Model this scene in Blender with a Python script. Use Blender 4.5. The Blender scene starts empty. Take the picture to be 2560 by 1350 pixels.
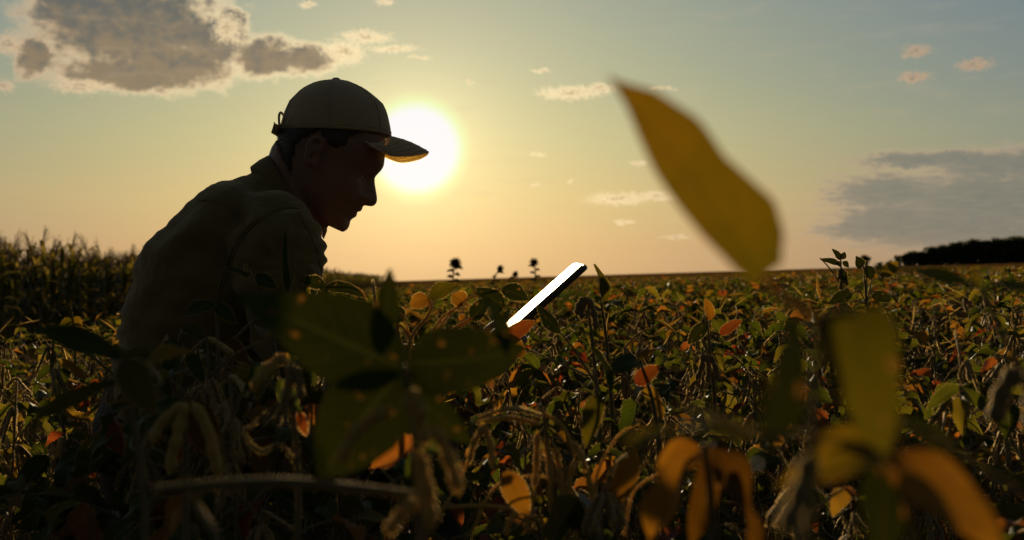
import bpy, bmesh, math, random
import numpy as np
from mathutils import Vector, Matrix, noise
from mathutils.bvhtree import BVHTree

random.seed(11)
R = math.radians
SC = bpy.context.scene
COL = SC.collection
F = 2844.44          # focal length in photograph pixels (40 mm on a 36 mm sensor, 2560 px wide)
EYE = 0.85           # eye height above the soil (m)
HZ = 694.0           # row of the horizon

def P(px, py, Y):
    return Vector(((px - 1280) / F * Y, Y, EYE - (py - HZ) / F * Y))

def ground_z(x, y):
    return 0.030 * x - 0.14 * min(1.0, max(0.0, (-x - 2.4) / 4.0))

# ------------------------------------------------------------------ camera
cam_d = bpy.data.cameras.new('camera')
cam = bpy.data.objects.new('camera', cam_d)
COL.objects.link(cam)
cam.location = (0, 0, EYE)
cam.rotation_euler = (R(90), 0, 0)
cam_d.lens = 40; cam_d.sensor_width = 36
cam_d.shift_y = 19 / 2560
cam_d.clip_start = 0.02; cam_d.clip_end = 6000
cam_d.dof.use_dof = True
cam_d.dof.focus_distance = 2.15
cam_d.dof.aperture_fstop = 6.3
cam_d.dof.aperture_blades = 0
SC.camera = cam

# ------------------------------------------------------------------ sky
SUN = Vector(((1040 - 1280) / F, 1.0, (HZ - 372) / F)).normalized()
SUN_EL = math.asin(SUN.z); SUN_AZ = math.atan2(SUN.x, SUN.y)
world = bpy.data.worlds.new('World'); SC.world = world
world.use_nodes = True
NT = world.node_tree; NT.nodes.clear()

class NB:
    """little node builder"""
    def __init__(s, nt): s.nt = nt
    def n(s, t, **kw):
        nd = s.nt.nodes.new(t)
        for k, v in kw.items(): setattr(nd, k, v)
        return nd
    def put(s, sock, v):
        if isinstance(v, bpy.types.NodeSocket): s.nt.links.new(v, sock)
        elif v is not None: sock.default_value = v
    def m(s, op, a, b=None, c=None, clamp=False):
        nd = s.n('ShaderNodeMath', operation=op); nd.use_clamp = clamp
        s.put(nd.inputs[0], a)
        if b is not None: s.put(nd.inputs[1], b)
        if c is not None: s.put(nd.inputs[2], c)
        return nd.outputs[0]
    def vm(s, op, a, b=None, c=None, out=0):
        nd = s.n('ShaderNodeVectorMath', operation=op)
        s.put(nd.inputs[0], a)
        if b is not None: s.put(nd.inputs[1], b)
        if c is not None: s.put(nd.inputs[2], c)
        return nd.outputs[out]
    def ss(s, x, a, b, lo=0.0, hi=1.0, kind='SMOOTHSTEP'):
        nd = s.n('ShaderNodeMapRange', interpolation_type=kind)
        for i, v in enumerate((x, a, b, lo, hi)): s.put(nd.inputs[i], v)
        return nd.outputs[0]
    def mix(s, f, a, b, mode='MIX'):
        nd = s.n('ShaderNodeMix', data_type='RGBA', blend_type=mode)
        s.put(nd.inputs[0], f); s.put(nd.inputs[6], a); s.put(nd.inputs[7], b)
        return nd.outputs[2]
    def ramp(s, x, stops, interp='LINEAR'):
        nd = s.n('ShaderNodeValToRGB'); cr = nd.color_ramp; cr.interpolation = interp
        while len(cr.elements) < len(stops): cr.elements.new(0.5)
        for e, (p, c) in zip(cr.elements, stops):
            e.position = p; e.color = (c[0], c[1], c[2], 1)
        s.put(nd.inputs[0], x)
        return nd.outputs[0]
    def xyz(s, x, y, z):
        nd = s.n('ShaderNodeCombineXYZ')
        for i, v in enumerate((x, y, z)): s.put(nd.inputs[i], v)
        return nd.outputs[0]
    def noise(s, vec, scale, detail=5, rough=0.55, out=0, dist=0.0):
        nd = s.n('ShaderNodeTexNoise')
        s.put(nd.inputs['Vector'], vec); nd.inputs['Scale'].default_value = scale
        nd.inputs['Detail'].default_value = detail; nd.inputs['Roughness'].default_value = rough
        nd.inputs['Distortion'].default_value = dist
        return nd.outputs[out]

def build_sky():
    b = NB(NT)
    tc = b.n('ShaderNodeTexCoord')
    d = b.vm('NORMALIZE', tc.outputs['Generated'])
    sep = b.n('ShaderNodeSeparateXYZ'); b.put(sep.inputs[0], d)
    el = b.m('MULTIPLY', b.m('ARCSINE', sep.outputs[2]), 180 / math.pi)
    az = b.m('MULTIPLY', b.m('ARCTAN2', sep.outputs[0], sep.outputs[1]), 180 / math.pi)
    cosd = b.vm('DOT_PRODUCT', d, tuple(SUN), out=1)
    ang = b.m('MULTIPLY', b.m('ARCCOSINE', b.m('MINIMUM', cosd, 1.0)), 180 / math.pi)
    # elevation gradient (0..1 over 0..90 degrees, square-rooted so that the low sky gets the room)
    t = b.m('SQRT', b.m('DIVIDE', b.m('MAXIMUM', el, 0.0), 90.0))
    def T(e): return math.sqrt(e / 90)
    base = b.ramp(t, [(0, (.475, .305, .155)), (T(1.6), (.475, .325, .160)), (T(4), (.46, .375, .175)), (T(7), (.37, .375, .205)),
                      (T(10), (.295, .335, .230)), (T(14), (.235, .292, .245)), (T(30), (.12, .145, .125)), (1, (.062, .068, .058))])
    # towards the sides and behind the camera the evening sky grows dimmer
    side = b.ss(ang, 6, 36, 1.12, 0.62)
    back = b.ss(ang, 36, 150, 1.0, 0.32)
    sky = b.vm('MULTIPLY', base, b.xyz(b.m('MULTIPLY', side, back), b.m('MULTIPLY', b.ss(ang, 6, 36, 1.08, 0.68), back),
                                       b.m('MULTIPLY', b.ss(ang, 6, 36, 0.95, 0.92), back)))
    # aureole of the low sun
    g1 = b.m('POWER', 2.718, b.m('MULTIPLY', ang, -1 / 5.5))
    g2 = b.m('POWER', 2.718, b.m('MULTIPLY', ang, -1 / 1.6))
    sky = b.vm('ADD', sky, b.vm('SCALE', (.62, .44, .20), None)) if False else sky
    def addc(a, col, f):
        v = b.vm('MULTIPLY', b.xyz(f, f, f), col)
        return b.vm('ADD', a, v)
    sky = addc(sky, (.50, .39, .185), g1)
    sky = addc(sky, (.30, .30, .14), g2)
    sky = b.vm('MULTIPLY', sky, (1.05, 1.03, 1.09))
    # ---- clouds, in azimuth / elevation
    def ae(px, py):
        x, z = (px - 1280) / F, (HZ - py) / F
        return math.degrees(math.atan2(x, 1)), math.degrees(math.atan2(z, math.sqrt(1 + x * x)))
    p0 = b.xyz(az, el, 0.0)
    w1 = b.noise(b.vm('MULTIPLY', p0, (1, 1.25, 1)), 0.75, 6, 0.62, out=1)
    w2 = b.noise(b.vm('MULTIPLY', p0, (1, 1.4, 1)), 3.2, 5, 0.6, out=1)
    p = b.vm('MULTIPLY_ADD', b.vm('SUBTRACT', w1, (.5, .5, .5)), (1.7, 1.25, 0), p0)
    p = b.vm('MULTIPLY_ADD', b.vm('SUBTRACT', w2, (.5, .5, .5)), (.50, .38, 0), p)
    def field(P_, items):
        acc = None
        for (cx, cy, rx, ry) in items:
            a, e = ae(cx, cy)
            sx, sy = F / rx / 57.3, F / ry / 57.3
            q = b.vm('MULTIPLY_ADD', P_, (sx, sy, 0), (-a * sx, -e * sy, 0))
            r = b.vm('LENGTH', q, out=1)
            acc = r if acc is None else b.m('SMOOTH_MIN', acc, r, 0.25)
        return acc
    big = field(p, [(330, 60, 270, 150), (190, 20, 110, 95), (430, 165, 185, 68), (520, 100, 100, 75), (660, 145, 110, 56),
                    (770, 150, 90, 44), (320, 185, 200, 45), (85, 140, 50, 58), (580, 60, 50, 50)])
    fn = b.noise(b.vm('MULTIPLY', p0, (1, 1.3, 1)), 1.3, 8, 0.60)
    fnv = b.m('SUBTRACT', fn, 0.5)
    dbig = b.m('ADD', b.m('SUBTRACT', 1.0, big), b.m('MULTIPLY', fnv, .62))
    small = field(b.vm('MULTIPLY_ADD', b.vm('SUBTRACT', w2, (.5, .5, .5)), (.9, .5, 0), b.vm('MULTIPLY_ADD', b.vm('SUBTRACT', w1, (.5, .5, .5)), (.5, .35, 0), p0)),
                  [(915, 92, 68, 18), (985, 122, 70, 9), (1050, 144, 30, 4), (860, 130, 60, 34), (570, 70, 40, 40), (20, 110, 30, 30), (10, 215, 30, 16), (200, 215, 80, 20),
                   (1425, 232, 85, 17), (1500, 222, 40, 15), (1350, 178, 30, 5), (1345, 388, 17, 8), (1170, 205, 9, 5), (1545, 497, 85, 17),
                   (1640, 492, 50, 14), (1600, 408, 24, 7), (1655, 222, 35, 6), (2290, 128, 36, 17), (2435, 163, 44, 16), (2285, 192, 40, 14),
                   (770, 10, 22, 8), (960, 6, 24, 8), (1560, 555, 30, 6), (1690, 592, 40, 5), (1340, 460, 9, 4), (1425, 455, 8, 4)])
    fs = b.m('SUBTRACT', b.noise(b.vm('MULTIPLY', p0, (1, 1.5, 1)), 5.5, 6, 0.7), 0.5)
    dsm = b.m('ADD', b.m('SUBTRACT', 1.18, small), b.m('MULTIPLY', fs, 2.6))
    # streaked bank low on the right
    ps = b.vm('MULTIPLY_ADD', b.vm('SUBTRACT', w1, (.5, .5, .5)), (2.4, .7, 0), p0)
    ps = b.vm('MULTIPLY_ADD', b.vm('SUBTRACT', w2, (.5, .5, .5)), (.7, .4, 0), ps)
    bank = field(ps, [(2230, 480, 190, 60), (2330, 540, 300, 60), (2320, 398, 220, 24), (2540, 410, 240, 46), (2520, 500, 370, 95), (2400, 585, 320, 60), (2200, 570, 200, 40)])
    fb = b.m('SUBTRACT', b.noise(b.vm('MULTIPLY', p0, (.45, 1.9, 1)), 2.3, 7, 0.65), 0.5)
    dbk = b.m('ADD', b.m('SUBTRACT', 1.0, bank), b.m('MULTIPLY', fb, 1.1))
    near_sun = b.ss(ang, 4, 27, 1.0, 0.0)
    rimc = b.mix(near_sun, (.50, .335, .21, 1), (1.0, .80, .47, 1))
    # big cumulus: peach rim, dark core
    core = b.ss(b.m('ADD', dbig, b.m('MULTIPLY', fnv, .22)), .04, .50)
    corec = b.mix(b.ss(b.m('ADD', fn, b.m('MULTIPLY', b.m('SUBTRACT', el, 11.5), .07)), .30, .72), (.235, .175, .110, 1), (.098, .108, .104, 1))
    cb = b.mix(core, rimc, corec)
    sky = b.mix(b.m('MULTIPLY', b.ss(dbig, -.10, .30), .97), sky, cb)
    # bank
    cbk = b.mix(b.ss(dbk, .05, .58), (.45, .335, .225, 1), b.mix(b.ss(fb, -.18, .18), (.155, .168, .150, 1), (.205, .198, .165, 1)))
    sky = b.mix(b.m('MULTIPLY', b.ss(dbk, -.10, .40), b.ss(el, 0.1, 2.6, .25, .86)), sky, cbk)
    # small puffs
    cs = b.mix(b.ss(dsm, .65, 1.3), rimc, b.mix(near_sun, (.26, .20, .155, 1), (.5, .36, .2, 1)))
    sky = b.mix(b.m('MULTIPLY', b.ss(dsm, .0, .8), .82), sky, cs)
    # faint veil of high streaks everywhere
    veil = b.noise(b.vm('MULTIPLY', p0, (.35, 2.0, 1)), .8, 6, .6)
    sky = b.mix(b.m('MULTIPLY', b.ss(veil, .5, .75), .16), sky, (.52, .40, .26, 1))
    # the blinding patch round the sun
    sky = b.mix(b.ss(ang, 2.15, 3.0, .80, 0.0), sky, (.74, .93, .46, 1))
    sky = b.mix(b.ss(ang, 1.75, 2.5, 1.0, 0.0), sky, (.84, .85, .90, 1))
    # below the horizon
    sky = b.mix(b.ss(el, -0.8, -0.1), (.10, .07, .03, 1), sky)
    ns = b.n('ShaderNodeTexSky', sky_type='NISHITA')
    ns.sun_disc = False; ns.sun_elevation = SUN_EL; ns.sun_rotation = SUN_AZ
    ns.air_density = 1.0; ns.dust_density = 2.0; ns.ozone_density = 1.5
    bg1 = b.n('ShaderNodeBackground'); b.put(bg1.inputs[0], ns.outputs[0]); bg1.inputs[1].default_value = 0.0017
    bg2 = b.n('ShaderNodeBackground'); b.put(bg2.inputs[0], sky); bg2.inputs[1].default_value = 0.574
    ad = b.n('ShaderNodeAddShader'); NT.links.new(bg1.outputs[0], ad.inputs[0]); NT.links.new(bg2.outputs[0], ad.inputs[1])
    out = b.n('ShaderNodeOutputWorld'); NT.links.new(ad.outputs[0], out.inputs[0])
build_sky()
world.cycles.sampling_method = 'MANUAL'; world.cycles.sample_map_resolution = 1024

sun_d = bpy.data.lights.new('sun', 'SUN'); sun_d.energy = 5.0; sun_d.angle = R(0.5); sun_d.color = (1.0, .74, .42)
sun = bpy.data.objects.new('sun', sun_d); COL.objects.link(sun)
sun.rotation_euler = SUN.to_track_quat('Z', 'Y').to_euler()
SC.view_settings.view_transform = 'Standard'; SC.view_settings.look = 'None'
SC.view_settings.exposure = 0.80; SC.view_settings.gamma = 1.0
SC.view_settings.use_curve_mapping = False
SC.render.engine = 'CYCLES'
SC.cycles.max_bounces = 6; SC.cycles.diffuse_bounces = 3; SC.cycles.glossy_bounces = 2
SC.cycles.transmission_bounces = 4; SC.cycles.transparent_max_bounces = 4
SC.cycles.caustics_reflective = False; SC.cycles.caustics_refractive = False
SC.cycles.sample_clamp_indirect = 4.0
SC.cycles.use_denoising = True

# ------------------------------------------------------------------ materials
def new_mat(name):
    m = bpy.data.materials.new(name); m.use_nodes = True
    m.node_tree.nodes.clear()
    return m, NB(m.node_tree)
def finish(m, b, sh, disp=None):
    o = b.n('ShaderNodeOutputMaterial'); b.nt.links.new(sh, o.inputs[0])
    return m
def principled(b, col, rough=.6, bump=None, bstr=.3, bdist=.002, sheen=0, sheen_tint=(1, 1, 1, 1), spec=.4, sheen_rough=.4, metallic=0.0):
    pr = b.n('ShaderNodeBsdfPrincipled')
    b.put(pr.inputs['Base Color'], col if isinstance(col, bpy.types.NodeSocket) else (*col[:3], 1))
    b.put(pr.inputs['Roughness'], rough); pr.inputs['Specular IOR Level'].default_value = spec
    pr.inputs['Metallic'].default_value = metallic
    pr.inputs['Sheen Weight'].default_value = sheen; pr.inputs['Sheen Roughness'].default_value = sheen_rough
    pr.inputs['Sheen Tint'].default_value = sheen_tint
    if bump is not None:
        bp = b.n('ShaderNodeBump'); bp.inputs['Strength'].default_value = bstr; bp.inputs['Distance'].default_value = bdist
        b.put(bp.inputs['Height'], bump); b.nt.links.new(bp.outputs[0], pr.inputs['Normal'])
    return pr.outputs[0]

GREEN = [(0, (.022, .045, .008)), (.5, (.040, .066, .010)), (1, (.060, .075, .012))]
def leaf_mat(name, source, stops, tstops, trans=.5, gloss=.022, veins=True):
    """source: 'object' (random per object), 'attr' (per-leaf value stored on the mesh) or 'fixed'"""
    m, b = new_mat(name)
    if source == 'object':
        rnd = b.n('ShaderNodeObjectInfo').outputs['Random']
    elif source == 'attr':
        at = b.n('ShaderNodeAttribute'); at.attribute_name = 'tint'; rnd = at.outputs['Fac']
    else:
        rnd = 0.5
    tc = b.n('ShaderNodeTexCoord')
    geo = b.n('ShaderNodeNewGeometry')
    ns = b.noise(tc.outputs['Object'], 55, 4, .65)
    ns2 = b.noise(tc.outputs['Object'], 220, 3, .6)
    if source == 'fixed':
        uvs = b.n('ShaderNodeSeparateXYZ'); b.put(uvs.inputs[0], tc.outputs['UV'])
        x = b.m('ADD', b.m('MULTIPLY', b.ss(ns, .25, .75, kind='LINEAR'), .55), b.m('MULTIPLY', uvs.outputs[1], .45), clamp=True)
    else:
        x = b.m('ADD', rnd, b.m('MULTIPLY', b.m('SUBTRACT', ns, .5), .42), clamp=True)
    colD = b.ramp(x, stops); colT = b.ramp(x, tstops)
    bump = ns2
    if veins:
        uv = b.n('ShaderNodeSeparateXYZ'); b.put(uv.inputs[0], tc.outputs['UV'])
        au = b.m('ABSOLUTE', b.m('SUBTRACT', uv.outputs[0], .5))
        mid = b.ss(au, .012, .05, 1.0, 0.0)
        ph = b.m('MULTIPLY', b.m('SUBTRACT', uv.outputs[1], b.m('MULTIPLY', au, .55)), 9.0)
        fr = b.m('ABSOLUTE', b.m('SUBTRACT', b.m('FRACT', ph), .5))
        sv = b.ss(fr, .0, .10, 1.0, 0.0)
        vein = b.m('MAXIMUM', mid, b.m('MULTIPLY', sv, .6))
        colD = b.mix(b.m('MULTIPLY', vein, .22 if source == 'fixed' else .45), colD, (.16, .15, .045, 1))
        colT = b.mix(b.m('MULTIPLY', vein, .35), colT, (.012, .012, .002, 1) if source == 'fixed' else (.05, .05, .01, 1))
        bump = b.m('ADD', b.m('MULTIPLY', vein, -1.2), b.m('MULTIPLY', ns2, .5))
        # brown specks of age
        sp = b.ss(b.noise(tc.outputs['Object'], 130, 2, .5), .66, .74)
        colD = b.mix(b.m('MULTIPLY', sp, .7), colD, (.06, .03, .01, 1))
        colT = b.mix(b.m('MULTIPLY', sp, .8), colT, (.06, .025, .005, 1))
    bp = b.n('ShaderNodeBump'); bp.inputs['Strength'].default_value = .45; bp.inputs['Distance'].default_value = .0012
    b.put(bp.inputs['Height'], bump)
    df = b.n('ShaderNodeBsdfDiffuse'); b.put(df.inputs[0], colD); b.nt.links.new(bp.outputs[0], df.inputs['Normal'])
    tr = b.n('ShaderNodeBsdfTranslucent'); b.put(tr.inputs[0], colT)
    mx = b.n('ShaderNodeAddShader'); b.nt.links.new(df.outputs[0], mx.inputs[0]); b.nt.links.new(tr.outputs[0], mx.inputs[1])
    gl = b.n('ShaderNodeBsdfGlossy'); gl.inputs['Roughness'].default_value = .5; b.nt.links.new(bp.outputs[0], gl.inputs['Normal'])
    gl.inputs['Color'].default_value = (.9, .95, 1, 1)
    fz = b.n('ShaderNodeFresnel'); fz.inputs[0].default_value = 1.4
    mg = b.n('ShaderNodeMixShader'); b.put(mg.inputs[0], b.m('MULTIPLY', fz.outputs[0], gloss * 6))
    b.nt.links.new(mx.outputs[0], mg.inputs[1]); b.nt.links.new(gl.outputs[0], mg.inputs[2])
    return finish(m, b, mg.outputs[0])

SD = [(0, (.013, .024, .005)), (.45, (.026, .038, .007)), (.72, (.044, .048, .009)), (.80, (.085, .060, .012)),
      (.89, (.12, .062, .014)), (.965, (.11, .036, .012)), (1, (.10, .018, .010))]
ST = [(0, (0.0125, 0.0175, 0.0009375)), (.45, (0.02375, 0.02625, 0.00125)), (.72, (0.053125, 0.0425, 0.0025)), (.80, (0.09375, 0.053125, 0.003125)),
      (.88, (0.125, 0.05, 0.00375)), (.955, (0.1, 0.025, 0.003125)), (1, (0.09375, 0.01125, 0.003125))]
M = {}
M['leaf'] = leaf_mat('soybean leaf', 'object', SD, ST)
M['leaf_mass'] = leaf_mat('soybean foliage', 'attr', SD, ST, gloss=.013, veins=False)
M['leaf_green'] = leaf_mat('dark green leaf', 'fixed', [(0, (.016, .034, .006)), (1, (.034, .052, .008))], [(0, (0.0021875, 0.0025, 0.000125)), (1, (0.005, 0.005, 0.00025))])
M['leaf_olive'] = leaf_mat('olive leaf', 'fixed', [(0, (.035, .036, .005)), (1, (.060, .050, .006))], [(0, (0.01625, 0.01375, 0.0005)), (1, (0.034375, 0.025, 0.00075))])
M['leaf_yellow'] = leaf_mat('yellow leaf', 'fixed', [(0, (.09, .065, .006)), (1, (.16, .095, .008))], [(0, (0.022, 0.02, 0.0006)), (1, (0.0725, 0.036, 0.001))])
M['leaf_orange'] = leaf_mat('orange leaf', 'fixed', [(0, (.16, .07, .010)), (1, (.24, .12, .014))], [(0, (0.04388, 0.01462, 0.000975)), (1, (0.09262, 0.039, 0.00195))])
M['leaf_brown'] = leaf_mat('brown dry leaf', 'fixed', [(0, (.040, .018, .004)), (1, (.085, .040, .008))], [(0, (0.01375, 0.005, 0.0003125)), (1, (0.034375, 0.01375, 0.000625))])
M['leaf_red'] = leaf_mat('red leaf', 'fixed', [(0, (.13, .025, .01)), (1, (.16, .055, .014))], [(0, (0.0465, 0.005425, 0.001162)), (1, (0.05425, 0.01627, 0.00155))])
M['corn'] = leaf_mat('corn leaf', 'attr', [(0, (.022, .034, .007)), (.6, (.05, .052, .012)), (1, (.14, .10, .035))],
                     [(0, (0.01875, 0.02125, 0.00125)), (.6, (0.05625, 0.045, 0.0025)), (1, (0.15, 0.1, 0.0175))], gloss=.008, veins=False)

def pod_mat(name, c1, c2, sss=0.0):
    m, b = new_mat(name)
    tc = b.n('ShaderNodeTexCoord'); oi = b.n('ShaderNodeObjectInfo').outputs['Random']
    n1 = b.noise(tc.outputs['Object'], 90, 4, .6); n2 = b.noise(tc.outputs['Object'], 900, 2, .6)
    col = b.mix(b.m('ADD', b.m('MULTIPLY', n1, .6), b.m('MULTIPLY', oi, .5), clamp=True), (*c1, 1), (*c2, 1))
    sh = principled(b, col, .65, n2, .8, .0012, sheen=1.0, sheen_tint=(1, .82, .5, 1), sheen_rough=.32)
    if sss:
        pr = sh.node; pr.inputs['Subsurface Weight'].default_value = sss; pr.inputs['Subsurface Radius'].default_value = (1, .78, .2); pr.inputs['Subsurface Scale'].default_value = .006
    # the coat of fine hairs: lets backlight through at the rim
    tr = b.n('ShaderNodeBsdfTranslucent'); tr.inputs[0].default_value = (.62, .42, .16, 1)
    lw = b.n('ShaderNodeLayerWeight'); lw.inputs[0].default_value = .35
    f = b.m('MULTIPLY', b.ss(lw.outputs['Facing'], .35, .85), .85)
    mx = b.n('ShaderNodeMixShader'); b.put(mx.inputs[0], f)
    b.nt.links.new(sh, mx.inputs[1]); b.nt.links.new(tr.outputs[0], mx.inputs[2])
    return finish(m, b, mx.outputs[0])
M['pod'] = pod_mat('hairy pod', (.06, .045, .014), (.14, .095, .03))
M['stem'] = pod_mat('hairy stem', (.05, .050, .014), (.11, .085, .028))
M['pod_gold'] = pod_mat('golden pod', (.20, .135, .020), (.33, .22, .036), .6)
m, b = new_mat('plant hairs')
df = b.n('ShaderNodeBsdfDiffuse'); df.inputs[0].default_value = (.60, .42, .14, 1)
tr = b.n('ShaderNodeBsdfTranslucent'); tr.inputs[0].default_value = (.92, .66, .24, 1)
ad = b.n('ShaderNodeAddShader'); b.nt.links.new(df.outputs[0], ad.inputs[0]); b.nt.links.new(tr.outputs[0], ad.inputs[1])
M['fuzz'] = finish(m, b, ad.outputs[0])
m, b = new_mat('dry stalks')
df = b.n('ShaderNodeBsdfDiffuse'); df.inputs[0].default_value = (.14, .10, .035, 1)
tr = b.n('ShaderNodeBsdfTranslucent'); tr.inputs[0].default_value = (.26, .18, .05, 1)
ad = b.n('ShaderNodeAddShader'); b.nt.links.new(df.outputs[0], ad.inputs[0]); b.nt.links.new(tr.outputs[0], ad.inputs[1])
M['stalk'] = finish(m, b, ad.outputs[0])

m, b = new_mat('soil'); tc = b.n('ShaderNodeTexCoord')
n1 = b.noise(tc.outputs['Object'], 3, 6, .65); n2 = b.noise(tc.outputs['Object'], 40, 6, .7)
M['soil'] = finish(m, b, principled(b, b.mix(n1, (.030, .021, .013, 1), (.075, .052, .030, 1)), .95, n2, .9, .03, spec=.0))
m, b = new_mat('ripe crop far away'); tc = b.n('ShaderNodeTexCoord')
n1 = b.noise(b.vm('MULTIPLY', tc.outputs['Object'], (1, .35, 1)), .9, 8, .75); n2 = b.noise(tc.outputs['Object'], 5, 6, .8)
c_ = b.mix(b.ss(n1, .3, .7), (.075, .050, .014, 1), (.19, .095, .026, 1))
df = b.n('ShaderNodeBsdfDiffuse'); b.put(df.inputs[0], c_)
tr = b.n('ShaderNodeBsdfTranslucent'); b.put(tr.inputs[0], b.mix(n2, (.12, .08, .01, 1), (.28, .14, .02, 1)))
bp = b.n('ShaderNodeBump'); bp.inputs['Strength'].default_value = 1; bp.inputs['Distance'].default_value = .15; b.put(bp.inputs['Height'], n2)
b.nt.links.new(bp.outputs[0], df.inputs['Normal'])
ad = b.n('ShaderNodeAddShader'); b.nt.links.new(df.outputs[0], ad.inputs[0]); b.nt.links.new(tr.outputs[0], ad.inputs[1])
M['far'] = finish(m, b, ad.outputs[0])

def cloth(name, c1, c2, sheen=.35, trans=0.0, scale=900, sss=0.0):
    m, b = new_mat(name); tc = b.n('ShaderNodeTexCoord')
    o = tc.outputs['Object']
    wv = b.m('ADD', b.m('SINE', b.m('MULTIPLY', b.n('ShaderNodeSeparateXYZ').outputs[0], 1.0)), 0.0)
    sx = b.n('ShaderNodeSeparateXYZ'); b.put(sx.inputs[0], o)
    weave = b.m('MULTIPLY', b.m('SINE', b.m('MULTIPLY', sx.outputs[0], 4200.0)), b.m('SINE', b.m('MULTIPLY', sx.outputs[2], 4200.0)))
    n1 = b.noise(o, 14, 5, .6); n2 = b.noise(o, 160, 4, .6)
    col = b.mix(n1, (*c1, 1), (*c2, 1))
    hgt = b.m('ADD', b.m('MULTIPLY', weave, .3), n2)
    sh = principled(b, col, .85, hgt, .35, .0012, sheen=sheen, sheen_tint=(1, .85, .6, 1), spec=.15)
    if sss:
        pr = sh.node; pr.inputs['Subsurface Weight'].default_value = sss; pr.inputs['Subsurface Radius'].default_value = (1, .8, .5); pr.inputs['Subsurface Scale'].default_value = .012
    if trans:
        t_ = b.n('ShaderNodeBsdfTranslucent'); t_.inputs[0].default_value = (.8, .62, .34, 1)
        mx = b.n('ShaderNodeMixShader'); mx.inputs[0].default_value = trans
        b.nt.links.new(sh, mx.inputs[1]); b.nt.links.new(t_.outputs[0], mx.inputs[2]); sh = mx.outputs[0]
    return finish(m, b, sh)
M['shirt'] = cloth('green brown twill', (.092, .070, .022), (.125, .094, .030))
M['cap'] = cloth('beige cotton', (.26, .21, .125), (.33, .27, .165), .5)
M['brim'] = cloth('beige cotton brim', (.28, .22, .13), (.36, .29, .17), .6, sss=1.0)
M['trousers'] = cloth('dark trousers', (.020, .020, .022), (.032, .030, .030), .1)
def simple(name, c, rough=.6, spec=.4, metallic=0, nscale=60, amp=.25, bstr=.2):
    m, b = new_mat(name); tc = b.n('ShaderNodeTexCoord'); n = b.noise(tc.outputs['Object'], nscale, 5, .6)
    lo = tuple(v * (1 - amp) for v in c); hi = tuple(v * (1 + amp) for v in c)
    return finish(m, b, principled(b, b.mix(n, (*lo, 1), (*hi, 1)), rough, n, bstr, .002, spec=spec, metallic=metallic))
m, b = new_mat('skin'); tc = b.n('ShaderNodeTexCoord')
n = b.noise(tc.outputs['Object'], 40, 5, .6); n2 = b.noise(tc.outputs['Object'], 700, 3, .6)
sh = principled(b, b.mix(n, (.15, .078, .045, 1), (.21, .112, .066, 1)), .55, n2, .4, .0008, spec=.4, sheen=.2)
sh.node.inputs['Subsurface Weight'].default_value = .5; sh.node.inputs['Subsurface Radius'].default_value = (1, .3, .15); sh.node.inputs['Subsurface Scale'].default_value = .008
M['skin'] = finish(m, b, sh)
M['hair'] = simple('dark brown hair', (.022, .014, .009), .55, .5, 0, 300, .4, .8)
M['boot'] = simple('brown leather', (.05, .03, .018), .5)
M['eye'] = simple('eye', (.35, .30, .26), .3, .4)
M['case'] = simple('dark tablet case', (.022, .018, .016), .45, .5)
m, b = new_mat('tablet glass')
tc = b.n('ShaderNodeTexCoord'); n = b.noise(tc.outputs['Object'], 30, 4, .6)
M['glass'] = finish(m, b, principled(b, (.02, .022, .025), b.ss(n, .3, .7, .46, .60), spec=.4))
M['bark'] = simple('bark', (.05, .04, .03), .9)
M['tree'] = leaf_mat('tree foliage', 'attr', [(0, (.012, .020, .007)), (1, (.035, .045, .012))], [(0, (0.005, 0.00875, 0.00125)), (1, (0.01875, 0.021875, 0.003125))], gloss=.022, veins=False)
M['flower'] = simple('dry sunflower head', (.030, .022, .014), .9, .1)
M['bract'] = simple('dry sunflower petals', (.10, .07, .02), .9, .1)

# ------------------------------------------------------------------ mesh helpers
class MB:
    def __init__(s): s.v = []; s.f = []; s.uv = []; s.t = []; s.mi = []
    def add(s, V, Fc, UV=None, tint=None, mi=0):
        o = len(s.v); s.v.extend(V); s.f.extend([tuple(i + o for i in f) for f in Fc]); s.mi.extend([mi] * len(Fc))
        s.uv.extend(UV if UV is not None else [(0, 0)] * len(V))
        s.t.extend([0.5 if tint is None else tint] * len(V))
        return s
    def mesh(s, name, mat=None, smooth=True):
        me = bpy.data.meshes.new(name)
        me.from_pydata([tuple(v) for v in s.v], [], s.f)
        if mat: me.materials.append(mat)
        if any(s.mi):
            me.materials.append(M['fuzz']); me.polygons.foreach_set('material_index', s.mi)
        if smooth: me.polygons.foreach_set('use_smooth', [True] * len(me.polygons))
        uvl = me.uv_layers.new(name='UVMap')
        li = np.empty(len(me.loops), np.int32); me.loops.foreach_get('vertex_index', li)
        uvl.data.foreach_set('uv', np.asarray(s.uv, np.float32)[li].ravel())
        a = me.attributes.new('tint', 'FLOAT', 'POINT'); a.data.foreach_set('value', np.asarray(s.t, np.float32))
        me.update()
        return me

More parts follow.
